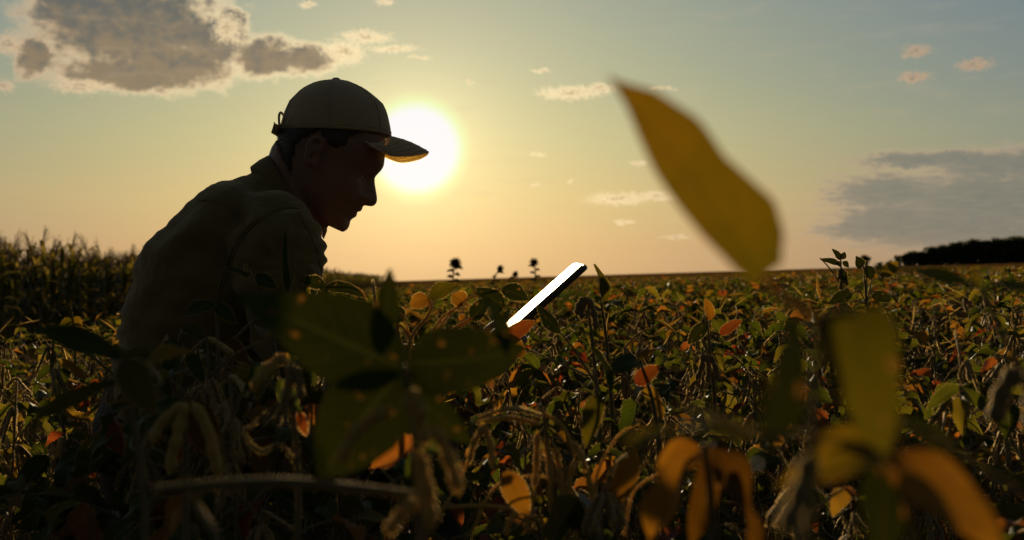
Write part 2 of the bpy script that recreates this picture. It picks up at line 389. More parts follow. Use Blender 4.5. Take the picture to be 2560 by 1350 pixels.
def fuzz(V, Fc, n, ln, w=.00009, seed=0, tilt=.5):
    """fine plant hairs standing on a surface, as slim triangles"""
    rg = random.Random(seed); HV, HF = [], []
    fs = [f for f in Fc if len(f) <= 4]
    ar = [((V[f[1]] - V[f[0]]).cross(V[f[-1]] - V[f[0]])).length + 1e-12 for f in fs]
    for f in rg.choices(fs, ar, k=n):
        a, b_, c = V[f[0]], V[f[1]], V[f[-1]]; u, v = rg.random(), rg.random()
        p = a + (b_ - a) * u * .98 + (c - a) * v * .98
        nn = (b_ - a).cross(c - a)
        if nn.length < 1e-12: continue
        nn.normalize(); d = (nn + Vector((rg.gauss(0, tilt), rg.gauss(0, tilt), rg.gauss(0, tilt)))).normalized()
        s_ = d.cross(Vector((rg.gauss(0, 1), rg.gauss(0, 1), rg.gauss(0, 1)))).normalized() * w
        l_ = ln * rg.uniform(.6, 1.3); k = len(HV); HV += [p - s_, p + s_, p + d * l_]; HF.append((k, k + 1, k + 2))
    return HV, HF
def edge_fuzz(V, nu, nv, ln, n_per=5, w=.00010, seed=0):
    """downy rim along both margins of a leaf grid"""
    rg = random.Random(seed); HV, HF = [], []
    for side in (0, nu):
        inner = 1 if side == 0 else nu - 1
        for j in range(nv):
            a, b_ = V[j * (nu + 1) + side], V[(j + 1) * (nu + 1) + side]; q = V[j * (nu + 1) + inner]
            out = (a - q).normalized() if (a - q).length > 1e-7 else Vector((1, 0, 0))
            for k in range(n_per):
                p = a.lerp(b_, rg.random()); d = (out + Vector((rg.gauss(0, .4), rg.gauss(0, .4), rg.gauss(0, .4)))).normalized()
                t = (b_ - a).normalized() * w; l_ = ln * rg.uniform(.5, 1.3); m_ = len(HV)
                HV += [p - t, p + t, p + d * l_]; HF.append((m_, m_ + 1, m_ + 2))
    return HV, HF

def link(name, data, parent=None, mw=None):
    o = bpy.data.objects.new(name, data); COL.objects.link(o)
    if parent is not None: o.parent = parent
    if mw is not None: o.matrix_local = mw
    return o
def tag(o, label=None, cat=None, group=None, kind=None):
    if label: o['label'] = label
    if cat: o['category'] = cat
    if group: o['group'] = group
    if kind: o['kind'] = kind
    return o
def empty(name, loc=(0, 0, 0), rz=0, **kw):
    o = link(name, None); o.location = loc; o.rotation_euler = (0, 0, rz); o.empty_display_size = .05
    return tag(o, **kw)

def basis(d):
    d = Vector(d).normalized()
    a = Vector((0, 0, 1)) if abs(d.z) < .9 else Vector((1, 0, 0))
    x = a.cross(d).normalized(); return x, d.cross(x)

def tube(pts, rad, sides=6, cap=True, flat=1.0, flat_axis=None):
    """tube through pts; returns verts, faces, uvs"""
    pts = [Vector(p) for p in pts]; n = len(pts)
    if not hasattr(rad, '__len__'): rad = [rad] * n
    V, Fc, UV = [], [], []
    x = None
    for i, p in enumerate(pts):
        t = (pts[min(i + 1, n - 1)] - pts[max(i - 1, 0)])
        if t.length < 1e-9: t = Vector((0, 0, 1))
        t.normalize()
        if x is None:
            if flat_axis is not None: x = Vector(flat_axis)
            else: x = basis(t)[0]
        x = (x - t * x.dot(t)).normalized(); y = t.cross(x)
        for k in range(sides):
            a = 2 * math.pi * k / sides
            V.append(p + (x * math.cos(a) * flat + y * math.sin(a)) * rad[i]); UV.append((k / sides, i / (n - 1)))
    for i in range(n - 1):
        for k in range(sides):
            k2 = (k + 1) % sides
            Fc.append((i * sides + k, i * sides + k2, (i + 1) * sides + k2, (i + 1) * sides + k))
    if cap:
        Fc.append(tuple(reversed(range(sides)))); Fc.append(tuple((n - 1) * sides + k for k in range(sides)))
    return V, Fc, UV

def spline(pts, n):
    """Catmull-Rom through pts, n samples per span"""
    pts = [Vector(p) for p in pts]; out = []
    P_ = [pts[0] * 2 - pts[1]] + pts + [pts[-1] * 2 - pts[-2]]
    for i in range(1, len(P_) - 2):
        a, b_, c, d = P_[i - 1], P_[i], P_[i + 1], P_[i + 2]
        for k in range(n):
            t = k / n
            out.append(.5 * ((2 * b_) + (c - a) * t + (2 * a - 5 * b_ + 4 * c - d) * t * t + (3 * b_ - a - 3 * c + d) * t ** 3))
    out.append(pts[-1]); return out

def interp(x, xs, ys): return float(np.interp(x, xs, ys))

def soy_profile(v): return (max(v, 0) ** .55 * max(1 - v, 0) ** .85) / .529
def leaf_geo(L, W, nu=4, nv=7, fold=.25, bulge=.1, wave=.04, seed=0, prof=soy_profile, skew=0.0, twist=0.0):
    """leaf in its own frame: base at 0, tip at (0,L,0), upper side +Z"""
    rg = random.Random(seed); ph = rg.uniform(0, 6.3)
    V, Fc, UV = [], [], []
    for j in range(nv + 1):
        v = j / nv; pv = prof(min(max(v, .012), .985)); w = W * .5 * (pv if not isinstance(pv, tuple) else 1)
        tw = twist * (v - .3)
        for i in range(nu + 1):
            u = -1 + 2 * i / nu
            x = u * w * (1 if not isinstance(pv, tuple) else (pv[0] if u < 0 else pv[1])); z = fold * abs(x) + bulge * L * math.sin(math.pi * min(v, 1)) + wave * L * abs(u) ** 1.5 * math.sin(v * 9 + ph + u * 1.3)
            x2 = x * math.cos(tw) - z * math.sin(tw) * .0 ; z2 = z + x * math.sin(tw)
            V.append(Vector((x2 + skew * L * math.sin(math.pi * v), v * L, z2))); UV.append(((u + 1) / 2, v))
    for j in range(nv):
        for i in range(nu):
            a = j * (nu + 1) + i
            Fc.append((a, a + 1, a + nu + 2, a + nu + 1))
    return V, Fc, UV

def frame(base, direction, normal):
    y = Vector(direction).normalized(); n = Vector(normal)
    z = (n - y * n.dot(y))
    if z.length < 1e-4: z = basis(y)[0]
    z.normalize(); x = y.cross(z)
    m = Matrix((x, y, z)).transposed().to_4x4(); m.translation = Vector(base)
    return m

def pod_geo(L=.048, r=.0050, beans=3, bend=.25, sides=6, rings=10, seed=0):
    pts, rad = [], []
    for i in range(rings + 1):
        t = i / rings
        a = bend * (t - .15)
        pts.append(Vector((L * .5 * bend * math.sin(t * 2.6) * .8, 0, -L * t)))
        bump = .72 + .28 * math.sin(math.pi * (t * beans - .02)) ** 2
        env = min(1, t / .13) ** .7 * min(1, (1 - t) / .16) ** .6
        rad.append(max(.0005, r * bump * env))
    return tube(pts, rad, sides, True, flat=.62, flat_axis=(0, 1, 0))

def tip_profile(v): return (max(v, 0) ** .5 * max(1 - v, 0) ** 1.15) / .47
def leaf_mesh_down(k):
    g = leaf_geo(1, .50 + .06 * (k % 3), 4, 8, [.15, .5, .9, .3, 1.3, .05, .7, .4][k], [.10, .20, -.10, .28, .05, .16, -.2, .3][k], [.04, .07, .09, .05, .08, .03, .1, .06][k], k,
                 skew=[0, .04, -.05, .02, 0, -.03, .06, -.07][k], twist=[0, .8, -.7, 1.2, .2, -1.2, 1.6, -.4][k], prof=tip_profile if k % 2 else soy_profile)
    return MB().add(*g).add(*edge_fuzz(g[0], 4, 8, .016, 7, .0016, k), mi=1).mesh('leaf', M['leaf'])
LEAF_MESH = [leaf_mesh_down(k) for k in range(8)]
def pod_mesh_down(L, r, beans, bend, mat='pod', sides=6, rings=10, n=480, ln=.0010, name='pod'):
    g = pod_geo(L, r, beans, bend, sides, rings)
    return MB().add(*g).add(*fuzz(g[0], g[1], n, ln, .00018, beans), mi=1).mesh(name, M[mat])
POD_MESH = [pod_mesh_down(.048, .0042, 3, .30), pod_mesh_down(.052, .0045, 3, -.22), pod_mesh_down(.040, .0045, 2, .15), pod_mesh_down(.050, .0040, 4, .6)]

def rot_about(v, axis, ang): return Matrix.Rotation(ang, 3, axis) @ v

def soy_layout(seed, h, spread=1.0, leafy=.8):
    """returns stem tubes, leaf placements [(matrix, size, mesh)], pod placements"""
    rg = random.Random(seed)
    tubes, leaves, pods = [], [], []
    lean = Vector((rg.uniform(-.08, .08), rg.uniform(-.08, .08), 0))
    def axis(z): t = z / h; return Vector((lean.x * t + .012 * math.sin(t * 5 + seed), lean.y * t + .012 * math.cos(t * 4 + seed * 2), z))
    st = [axis(h * i / 9) for i in range(10)]
    tubes.append((st, [.0045 * (1 - .65 * i / 9) for i in range(10)], 6))
    z = h * .22; a = rg.uniform(0, 6.3)
    while z < h:
        t = z / h; o = axis(z); a += math.pi + rg.uniform(-.7, .7)
        out = Vector((math.cos(a), math.sin(a), 0))
        if t > .3:
            PL = rg.uniform(.09, .17) * spread * (1.0 if t < .8 else .62)
            up = rg.uniform(.5, 1.3) if t < .85 else rg.uniform(.9, 2.0)
            d = (out + Vector((0, 0, up))).normalized()
            e1 = o + d * PL * .55; e2 = e1 + (d + out * .5 - Vector((0, 0, rg.uniform(.0, .5)))).normalized() * PL * .45
            pts = spline([o, e1, e2], 3)
            tubes.append((pts, [.0022, .0019, .0017, .0016, .0015, .0014, .0013], 4))
            if rg.random() < leafy:
                droop = rg.uniform(-.2, 1.6)
                fwd = (out - Vector((0, 0, droop))).normalized()
                side = Vector((-out.y, out.x, 0))
                S = rg.uniform(.060, .092) * (1 if t < .85 else .72)
                s2 = e2 + fwd * .018
                tubes.append(([e2, s2], [.0013, .0012], 4))
                for k, (bs, dd) in enumerate(((s2, fwd), (e2, (fwd * .35 + side - Vector((0, 0, droop * .5 + rg.uniform(-.2, .4)))).normalized()),
                                              (e2, (fwd * .35 - side - Vector((0, 0, droop * .5 + rg.uniform(-.2, .4)))).normalized()))):
                    if rg.random() < .93:
                        nn = Vector((out.x * droop * .7 + rg.uniform(-.6, .6), out.y * droop * .7 + rg.uniform(-.6, .6), 1))
                        leaves.append((frame(bs, dd, nn), S * rg.uniform(.8, 1.12), rg.randrange(8)))
        for k in range(rg.choice([0, 2, 3, 4, 5, 6])):
            pa = a + rg.uniform(-1.4, 1.4)
            dn = Vector((math.cos(pa) * rg.uniform(.15, .75), math.sin(pa) * rg.uniform(.15, .75), -1)).normalized()
            q = Vector((0, 0, -1)).rotation_difference(dn).to_matrix().to_4x4() @ Matrix.Rotation(rg.uniform(0, 6.3), 4, 'Z')
            q.translation = o + Vector((math.cos(pa), math.sin(pa), 0)) * .004
            pods.append((q, rg.uniform(.8, 1.15), rg.randrange(4)))
        z += rg.uniform(.038, .060)
    # top bud: small pods and folded leaflets
    for k in range(3):
        q = Matrix.Rotation(rg.uniform(0, 6.3), 4, 'Z') @ Matrix.Rotation(rg.uniform(.3, 1.2), 4, 'X'); q.translation = axis(h)
        pods.append((q, rg.uniform(.5, .8), rg.randrange(4)))
    return tubes, leaves, pods

def stem_mesh(tubes, down=True):
    mb = MB()
    for (pts, rad, sd) in tubes:
        g = tube(pts, rad, sd); mb.add(*g)
        if down: mb.add(*fuzz(g[0], g[1], 34 * len(pts) if len(pts) < 9 else 500, .0009, .00012, len(mb.v)), mi=1)
    return mb.mesh('stem', M['stem'])

def soy_detailed(seed, h, spread=1.0, leafy=.8):
    tubes, leaves, pods = soy_layout(seed, h, spread, leafy)
    root = empty('soybean_plant')
    link('stem', stem_mesh(tubes), root)
    for (mt, s, k) in leaves: link('leaf', LEAF_MESH[k], root, mt @ Matrix.Scale(s, 4))
    for (mt, s, k) in pods: link('pod', POD_MESH[k], root, mt @ Matrix.Scale(s, 4))
    return root
def soy_light(seed, h):
    tubes, leaves, pods = soy_layout(seed, h, 1.0, .8)
    rg = random.Random(seed)
    root = empty('soybean_plant')
    link('stem', stem_mesh(tubes), root)
    mb = MB()
    for (mt, s, k) in leaves:
        V, Fc, UV = leaf_geo(s, s * .58, 2, 5, [.15, .5, .9, .3, 1.3, .05, .7, .4][k], .16, .07, k, twist=[0, .8, -.7, 1.2, .2, -1.2, 1.6, -.4][k], prof=tip_profile)
        mb.add([mt @ v for v in V], Fc, UV, rg.random())
        hv, hf = edge_fuzz(V, 2, 5, .0018, 4, .00022, k); mb.add([mt @ v for v in hv], hf, mi=1)
    tag(link('foliage', mb.mesh('foliage', M['leaf_mass']), root), kind='stuff')
    mb = MB()
    for (mt, s, k) in pods:
        V, Fc, UV = pod_geo(.048, .0052, 3, .3, 4, 7); mb.add([mt @ (v * s) for v in V], Fc, UV)
        hv, hf = fuzz(V, Fc, 30, .0020, .00026, len(mb.v)); mb.add([mt @ (v * s) for v in hv], hf, mi=1)
    tag(link('pods', mb.mesh('pods', M['pod']), root), kind='stuff')
    return root
def copy_tree(o, parent=None):
    c = o.copy(); COL.objects.link(c)
    if parent is not None: c.parent = parent; c.matrix_parent_inverse = o.matrix_parent_inverse
    for ch in KIDS[o]: copy_tree(ch, c)
    return c
KIDS = {}
def remember(o):
    KIDS[o] = [c for c in COL.objects if c.parent is o]
    for c in KIDS[o]: KIDS[c] = []

# ------------------------------------------------------------------ ground
def build_ground():
    xs = np.unique(np.concatenate([np.linspace(-3, 3, 61), np.linspace(-14, 14, 57), np.linspace(-120, 120, 41), np.linspace(-2600, 2600, 31)]))
    ys = np.unique(np.concatenate([np.linspace(-2, 6, 81), np.linspace(6, 40, 40), np.linspace(40, 300, 40), np.linspace(300, 4500, 30), [-40, -400]]))
    V = []
    for y in ys:
        for x in xs:
            nz = noise.fractal(Vector((x * 5, y * 5, 0)), 1.0, 2.0, 4) * .018 if abs(x) < 14 and y < 40 else 0
            V.append((x, y, ground_z(x, y) + nz))
    nx = len(xs); Fc = [(j * nx + i, j * nx + i + 1, (j + 1) * nx + i + 1, (j + 1) * nx + i) for j in range(len(ys) - 1) for i in range(nx - 1)]
    o = link('ground', MB().add(V, Fc).mesh('ground', M['soil']))
    tag(o, 'dark bare soil under the crop, rising gently to the right', kind='structure')
    # ripe crop beyond the plants that can be told apart: a bumpy canopy sheet with sides
    xs = np.concatenate([np.linspace(-1400, -80, 24), np.linspace(-76, 160, 150), np.linspace(170, 2200, 40)])
    ys = np.concatenate([np.linspace(34, 160, 150), np.linspace(165, 700, 60), np.linspace(760, 4400, 24)])
    V = []; nx = len(xs)
    for y in ys:
        for x in xs:
            left = -.077 * y - 1.9
            hgt = .60 + noise.fractal(Vector((x * .9, y * .5, 3)), 1.0, 2.1, 4) * .07 + .05 * random.random()
            xx = max(x, left) if y < 400 else x
            if x < left - 1 and y < 400: hgt = .0
            V.append((xx, y, ground_z(xx, y) + (hgt if y > 34.5 else -.05)))
    Fc = [(j * nx + i, j * nx + i + 1, (j + 1) * nx + i + 1, (j + 1) * nx + i) for j in range(len(ys) - 1) for i in range(nx - 1)]
    o = link('far_crop', MB().add(V, Fc).mesh('far_crop', M['far']))
    tag(o, 'yellow brown ripe soybean crop running out to the horizon', 'crop', kind='stuff')
build_ground()

# ------------------------------------------------------------------ field mass (numpy)
def mass(name, n_target, sampler, L0, L1, mat, label, cat, six=True, tint=None, zr=(.40, .71), vertical=.4, seed=5, wf=.34):
    rg = np.random.default_rng(seed)
    X, Y = sampler(rg, n_target); n = len(X)
    gz = 0.030 * X - 0.14 * np.clip((-X - 2.4) / 4, 0, 1)
    lump = np.array([noise.noise(Vector((x * 1.7, y * 1.7, 0))) for x, y in zip(X, Y)])
    Z = gz + zr[0] + (zr[1] - zr[0]) * rg.random(n) ** .7 + lump * .07
    th = rg.uniform(0, 2 * np.pi, n); ph = rg.normal(-.3, .6, n)
    D = np.stack([np.cos(th) * np.cos(ph), np.sin(th) * np.cos(ph), np.sin(ph)], 1)
    Nn = np.stack([rg.normal(0, vertical + .3, n), rg.normal(0, vertical + .3, n), np.ones(n)], 1)
    Nn -= D * (Nn * D).sum(1, keepdims=True); Nn /= np.linalg.norm(Nn, axis=1, keepdims=True) + 1e-9
    S = np.cross(D, Nn); L = rg.uniform(L0, L1, n)[:, None]; W = L * wf
    B = np.stack([X, Y, Z], 1); fd = rg.uniform(0, .35, n)[:, None] * L * .5
    if six:
        pts = [B, B + D * L * .28 + S * W + Nn * fd, B + D * L * .68 + S * W * .62 + Nn * fd, B + D * L - Nn * fd * .6, B + D * L * .68 - S * W * .62 + Nn * fd, B + D * L * .28 - S * W + Nn * fd,
               B + D * L * .45]
        idx = np.array([[0, 1, 6], [1, 2, 6], [2, 3, 6], [3, 4, 6], [4, 5, 6], [5, 0, 6]])
    else:
        pts = [B, B + D * L * .4 + S * W + Nn * fd, B + D * L, B + D * L * .4 - S * W + Nn * fd]
        idx = np.array([[0, 1, 2], [0, 2, 3]])
    k = len(pts); V = np.stack(pts, 1).reshape(-1, 3)
    Fc = (idx[None] + (np.arange(n) * k)[:, None, None]).reshape(-1, 3)
    me = bpy.data.meshes.new(name)
    me.vertices.add(len(V)); me.vertices.foreach_set('co', V.astype(np.float32).ravel())
    me.loops.add(Fc.size); me.loops.foreach_set('vertex_index', Fc.astype(np.int32).ravel())
    me.polygons.add(len(Fc)); me.polygons.foreach_set('loop_start', np.arange(0, Fc.size, 3, dtype=np.int32))
    me.update(); me.validate()
    tv = rg.random(n) if tint is None else tint(rg, n)
    at = me.attributes.new('tint', 'FLOAT', 'POINT'); at.data.foreach_set('value', np.repeat(tv, k).astype(np.float32))
    me.materials.append(mat)
    o = link(name, me); tag(o, label, cat, kind='stuff'); return o

def wedge(y0, y1, pw=1.0, lm=1.15):
    def f(rg, n):
        y = (y0 ** (1 + pw) + (y1 ** (1 + pw) - y0 ** (1 + pw)) * rg.random(n)) ** (1 / (1 + pw))
        x = rg.uniform(-.52, .52, n) * y
        k = x > -.077 * y - 1.7 + rg.normal(0, .1, n)
        return x[k], y[k]
    return f
warm = lambda rg, n: np.clip(rg.beta(1.4, 1.5, n), 0, 1)
mass('soybean_canopy', 42000, wedge(5.6, 15), .05, .095, M['leaf_mass'], 'mixed green and orange soybean foliage behind the sharp plants', 'soybean foliage', True, warm, seed=7)
mass('distant_soybean_canopy', 75000, wedge(13, 46, .8), .07, .13, M['leaf_mass'], 'yellow brown soybean foliage thinning out towards the horizon', 'soybean foliage', False, lambda rg, n: np.clip(rg.beta(1.9, 1.3, n), 0, 1), zr=(.42, .67), seed=8)
mass('hanging_pods', 24000, wedge(5.6, 22), .05, .11, M['pod'], 'thin backlit pods and stalks among the soybean foliage', 'soybean pods', False, zr=(.5, .75), vertical=1.5, seed=9, wf=.07)
mass('dry_stalks', 26000, wedge(2.8, 24), .04, .12, M['stalk'], 'fine golden backlit stalks and tendrils all through the soybean crop', 'dry stalks', False, zr=(.45, .74), vertical=1.5, seed=19, wf=.006)
mass('fallen_leaves', 5000, wedge(.5, 6), .03, .08, M['leaf_mass'], 'fallen yellow soybean leaves lying on the soil', 'fallen leaves', True, warm, zr=(.01, .05), vertical=.1, seed=10)

# ------------------------------------------------------------------ individual soybean plants
def build_plants():
    det = []
    for k in range(7):
        o = soy_detailed(100 + k, .66 + .02 * (k % 4), 1.0, [.75, .55, .8, .5, .7, .6, .8][k]); remember(o); det.append(o)
    lig = []
    for k in range(5):
        o = soy_light(200 + k, .68 + .02 * (k % 3)); remember(o); lig.append(o)
    rg = random.Random(3)
    spots = []
    tries = 0
    # stratified spots over the wedge
    y = .86
    while y < 6.3:
        st = .215 + .018 * y
        half = .52 * y + .25
        x = -half + rg.uniform(0, st)
        while x < half:
            xx, yy = x + rg.uniform(-.09, .09), y + rg.uniform(-.09, .09)
            ok = xx > -.077 * yy - 1.85
            if -.62 < xx < .02 and 1.66 < yy < 2.42: ok = False          # where the man kneels
            if -.02 <= xx < .16 and 1.82 < yy < 2.18: ok = False          # where his hands hold the tablet
            if yy < .84: ok = False
            if ok: spots.append((xx, yy))
            x += st
        y += st * .92
    for _ in range(13):
        yy = rg.uniform(1.15, 1.64); spots.append(((rg.uniform(280, 980) - 1280) / F * yy, yy))
    for _ in range(12):
        yy = rg.uniform(1.25, 2.3); spots.append(((rg.uniform(1350, 2560) - 1280) / F * yy, yy))
    spots.sort(key=lambda s: s[1])
    def region(x, y):
        px = 1280 + x / y * F
        dep, pos = (0, 'in the front row') if y < 1.45 else (1, 'level with the man') if y < 2.6 else (2, 'just behind the man') if y < 4.2 else (3, 'far back in the crop')
        look = ['low dark blurred soybean plant', 'sharp soybean plant with gold edges', 'soybean plant with dry pods', 'tiny brown gold soybean plant'][dep]
        for lim, where in ((150, 'at the far left edge'), (360, 'left of his back'), (620, 'in line with his back'), (900, 'in line with his arm'), (1180, 'below the tallest sunflower'),
                           (1400, 'below the tablet\'s lower end'), (1620, 'just right of the tablet'), (1850, 'under the big yellow leaf'), (2120, 'under the yellow leaf\'s stalk'), (2350, 'below the start of the wood'), (9999, 'at the right edge')):
            where = where.replace('his', 'his' if dep in (1, 2) else 'the man\'s')
            if px < lim: break
        return (look + ' ' + pos + ' ' + where, 'soybean plants ' + pos)
    used = {}
    print('soy spots', len(spots))
    for i, (x, y) in enumerate(spots[:292]):
        src = det if y < 3.0 else lig
        k = rg.randrange(len(src)); s = src[k]
        if s in used: o = copy_tree(s)
        else: o = s; used[s] = 1
        px = 1280 + x / y * F
        sc = rg.uniform(.90, 1.09)
        if y < 1.15: sc *= .90
        if 1.15 < y < 1.66 and 260 < px < 1010: sc = rg.uniform(1.05, 1.15)
        if y > 4.2: sc = min(sc, .95)
        if px < 1000 and y > 2.4: sc = min(sc, .97)
        if px < 400 and y > 2.4: sc = min(sc, .92)
        if 1010 < px < 1500 and 1.15 < y < 2.3: sc = min(sc, .93)
        o.location = (x, y, ground_z(x, y)); o.rotation_euler = (rg.uniform(-.07, .07), rg.uniform(-.07, .07), rg.uniform(0, 6.3)); o.scale = (sc,) * 3
        lb, gr = region(x, y); tag(o, lb, 'soybean plant', gr)
    for s in det + lig:
        if s not in used:
            for c in KIDS[s]: bpy.data.objects.remove(c)
            bpy.data.objects.remove(s)
build_plants()

# ------------------------------------------------------------------ the man
YC = 2.0
def remeshed(name, pieces, voxel, mat, smooth_it=2, disp=None):
    """closed overlapping pieces melted into one continuous surface"""
    mb = MB()
    for g in pieces: mb.add(*g)
    me = mb.mesh('tmp'); ob = bpy.data.objects.new('tmp', me); COL.objects.link(ob)
    md = ob.modifiers.new('r', 'REMESH'); md.mode = 'VOXEL'; md.voxel_size = voxel; md.use_smooth_shade = True
    sm = ob.modifiers.new('s', 'SMOOTH'); sm.iterations = smooth_it; sm.factor = .5
    dg = bpy.context.evaluated_depsgraph_get(); dg.update()
    out = bpy.data.meshes.new_from_object(ob.evaluated_get(dg))
    bpy.data.objects.remove(ob)
    out.name = name; out.materials.clear(); out.materials.append(mat)
    if disp:
        co = np.empty(len(out.vertices) * 3); out.vertices.foreach_get('co', co); co = co.reshape(-1, 3)
        no = np.empty(len(out.vertices) * 3); out.vertices.foreach_get('normal', no); no = no.reshape(-1, 3)
        d = np.array([disp(Vector(c), Vector(q)) for c, q in zip(co, no)])
        co = co + no * d[:, None]; out.vertices.foreach_set('co', co.ravel())
    out.polygons.foreach_set('use_smooth', [True] * len(out.polygons)); out.update()
    return out

def loft(rings):
    """closed loft through rings (lists of points of equal length)"""
    n = len(rings[0]); V = [p for r in rings for p in r]; Fc = []
    for j in range(len(rings) - 1):
        for i in range(n):
            i2 = (i + 1) % n; Fc.append((j * n + i, j * n + i2, (j + 1) * n + i2, (j + 1) * n + i))
    c0 = sum(rings[0], Vector()) / n; c1 = sum(rings[-1], Vector()) / n
    V += [c0, c1]; a = len(V) - 2; b_ = a + 1
    for i in range(n):
        i2 = (i + 1) % n
        Fc.append((a, i2, i)); Fc.append((b_, (len(rings) - 1) * n + i, (len(rings) - 1) * n + i2))
    return V, Fc

def limb(pts, rad, depth=1.0, sides=16, dense=5):
    pts_ = spline(pts, dense); m_ = len(pts_)
    rr = np.interp(np.linspace(0, len(pts) - 1, m_), range(len(pts)), rad)
    # rounded ends
    t0 = (pts_[0] - pts_[1]).normalized(); t1 = (pts_[-1] - pts_[-2]).normalized()
    P_ = [pts_[0] + t0 * rr[0] * .85, pts_[0] + t0 * rr[0] * .5] + pts_ + [pts_[-1] + t1 * rr[-1] * .5, pts_[-1] + t1 * rr[-1] * .85]
    r_ = [rr[0] * .45, rr[0] * .85] + list(rr) + [rr[-1] * .85, rr[-1] * .45]
    return tube(P_, r_, sides)[:2]

def build_man():
    man = empty('person', (P(560, HZ, YC).x, YC, ground_z(-.5, YC)))
    tag(man, 'man in khaki shirt and beige cap kneeling in the crop, head bowed over a tablet', 'person')
    inv = Matrix.Translation(-man.location)
    def put(name, me, parent=man, **kw):
        o = link(name, me, parent)
        o.matrix_local = inv if parent is man else Matrix.Identity(4)
        return tag(o, **kw) if kw else o
    # ---- head, in its own tilted frame (forward f, up u), pixels of the photograph at YC
    tilt = R(25); c0 = (830.0, 400.0)
    fx, fz = math.cos(tilt), -math.sin(tilt); ux, uz = math.sin(tilt), math.cos(tilt)
    def to_fu(px, py): x, z = px - c0[0], -(py - c0[1]); return x * fx + z * fz, x * ux + z * uz
    def HP(f, u, yoff=0.0):
        x, z = f * fx + u * ux, f * fz + u * uz
        p = P(c0[0] + x, c0[1] - z, YC); p.y += yoff; return p
    prof = [(962, 330), (964, 350), (963, 372), (961, 392), (960, 404), (958, 415), (952, 425), (946, 432), (939, 440), (936.5, 446), (937, 456), (938.5, 467), (940.5, 480), (942.5, 491), (943, 500),
            (941, 507), (936, 513.5), (929, 516), (921, 515), (913, 512.5), (907.5, 514), (905.5, 519), (904.5, 524), (902, 528), (895, 529), (890.5, 530.5), (892, 534), (891.5, 539), (887, 543),
            (879, 547), (874.5, 552), (873.5, 558), (871.5, 566), (867, 573), (862, 578), (856, 580.5)]
    fu = sorted([to_fu(*p) for p in prof], key=lambda q: q[1])
    us = [q[1] for q in fu]; fs = [q[0] for q in fu]
    top_u = to_fu(840, 205)[1]
    low_u = us[0]
    # smooth base of the face without nose and lips
    base_f = lambda u: interp(u, [low_u, low_u + 14, -120, -92, -62, -30, 0, 40, 95, 150, top_u], [16, 72, 86, 88, 92, 98, 110, 124, 118, 78, 10]) if False else None
    def front(u):
        return interp(u, us + [75, 110, 145, 170, top_u], fs + [115, 104, 78, 48, 4])
    uf = np.linspace(low_u, us[-1], 60); ff = np.interp(uf, us, fs)
    keyu = [low_u, low_u + 10, low_u + 24, to_fu(879, 547)[1], to_fu(937, 446)[1], to_fu(960, 404)[1], us[-1]]
    keyf = [front(k) for k in keyu]; 
    def face_base(u):  # face surface beside nose and lips
        f0 = front(u)
        b0 = interp(u, [to_fu(874, 552)[1], to_fu(895, 529)[1], to_fu(913, 512)[1], to_fu(941, 507)[1], to_fu(938, 467)[1], to_fu(937, 446)[1], to_fu(952, 425)[1]],
                    [to_fu(874, 552)[0], to_fu(888, 531)[0] - 4, to_fu(905, 514)[0] - 5, to_fu(912, 500)[0] - 6, to_fu(925, 467)[0] - 7, to_fu(934, 446)[0] - 3, to_fu(952, 425)[0]])
        return min(f0, b0) if to_fu(874, 552)[1] < u < to_fu(952, 425)[1] else f0
    def back(u):
        return interp(u, [low_u, low_u + 8, -135, -110, -75, -40, 0, 50, 100, 145, 175, top_u], [30, 5, -25, -62, -92, -118, -138, -142, -128, -92, -50, -6])
    def half(u):
        return interp(u, [low_u, low_u + 8, -150, -120, -90, -50, 0, 50, 100, 145, 175, top_u], [18, 36, 62, 82, 94, 102, 107, 109, 104, 82, 50, 8])
    rings = []
    N = 84
    angs = []
    for i in range(N):
        q = 2 * i / N - 1
        angs.append(math.pi * math.copysign(abs(q) ** 1.5, q))
    for u in sorted(set([low_u + .5, low_u + 3, low_u + 7] + list(np.linspace(low_u + 10, top_u - 1, 110)))):
        fb, bk, w, fr = face_base(u), back(u), half(u), front(u)
        if fb < bk + 20: fb = bk + 20
        cen = bk + (fb - bk) * .46; ring = []
        for i in range(N):
            a = angs[i]; ca, sa = math.cos(a), math.sin(a)
            e = 2.25
            ext = (fb - cen) if ca > 0 else (cen - bk)
            f = cen + ext * math.copysign(abs(ca) ** (2 / e), ca); y = w * math.copysign(abs(sa) ** (2 / e), sa)
            # nose, lips: what the profile has beyond the face base, only close to the middle
            dn = fr - fb
            if dn > 0 and ca > 0:
                widt = (20 + 10 * math.exp(-((u - to_fu(935, 508)[1]) / 12) ** 2)) if u > to_fu(913, 512)[1] + 2 else 34
                f += dn * math.exp(-(abs(y) / widt) ** 2.6)
            # eye sockets, cheekbones
            if ca > 0:
                ue = to_fu(925, 452)[1]
                f -= 9 * math.exp(-((abs(y) - 40) / 20) ** 2 - ((u - ue) / 13) ** 2)
                f += 4.5 * math.exp(-((abs(y) - 40) / 11) ** 2 - ((u - ue + 2) / 7) ** 2)
                y += math.copysign(4, y) * math.exp(-((u - ue + 32) / 22) ** 2) * math.exp(-((abs(y) - 66) / 25) ** 2)
            ring.append(HP(f, u, y * .000703))
        rings.append(ring)
    head = loft(rings)
    # neck
    neck = limb([P(765, 395, YC), P(748, 450, YC), P(728, 505, YC), P(690, 570, YC)], [.062, .064, .068, .075], sides=24)
    ear = []
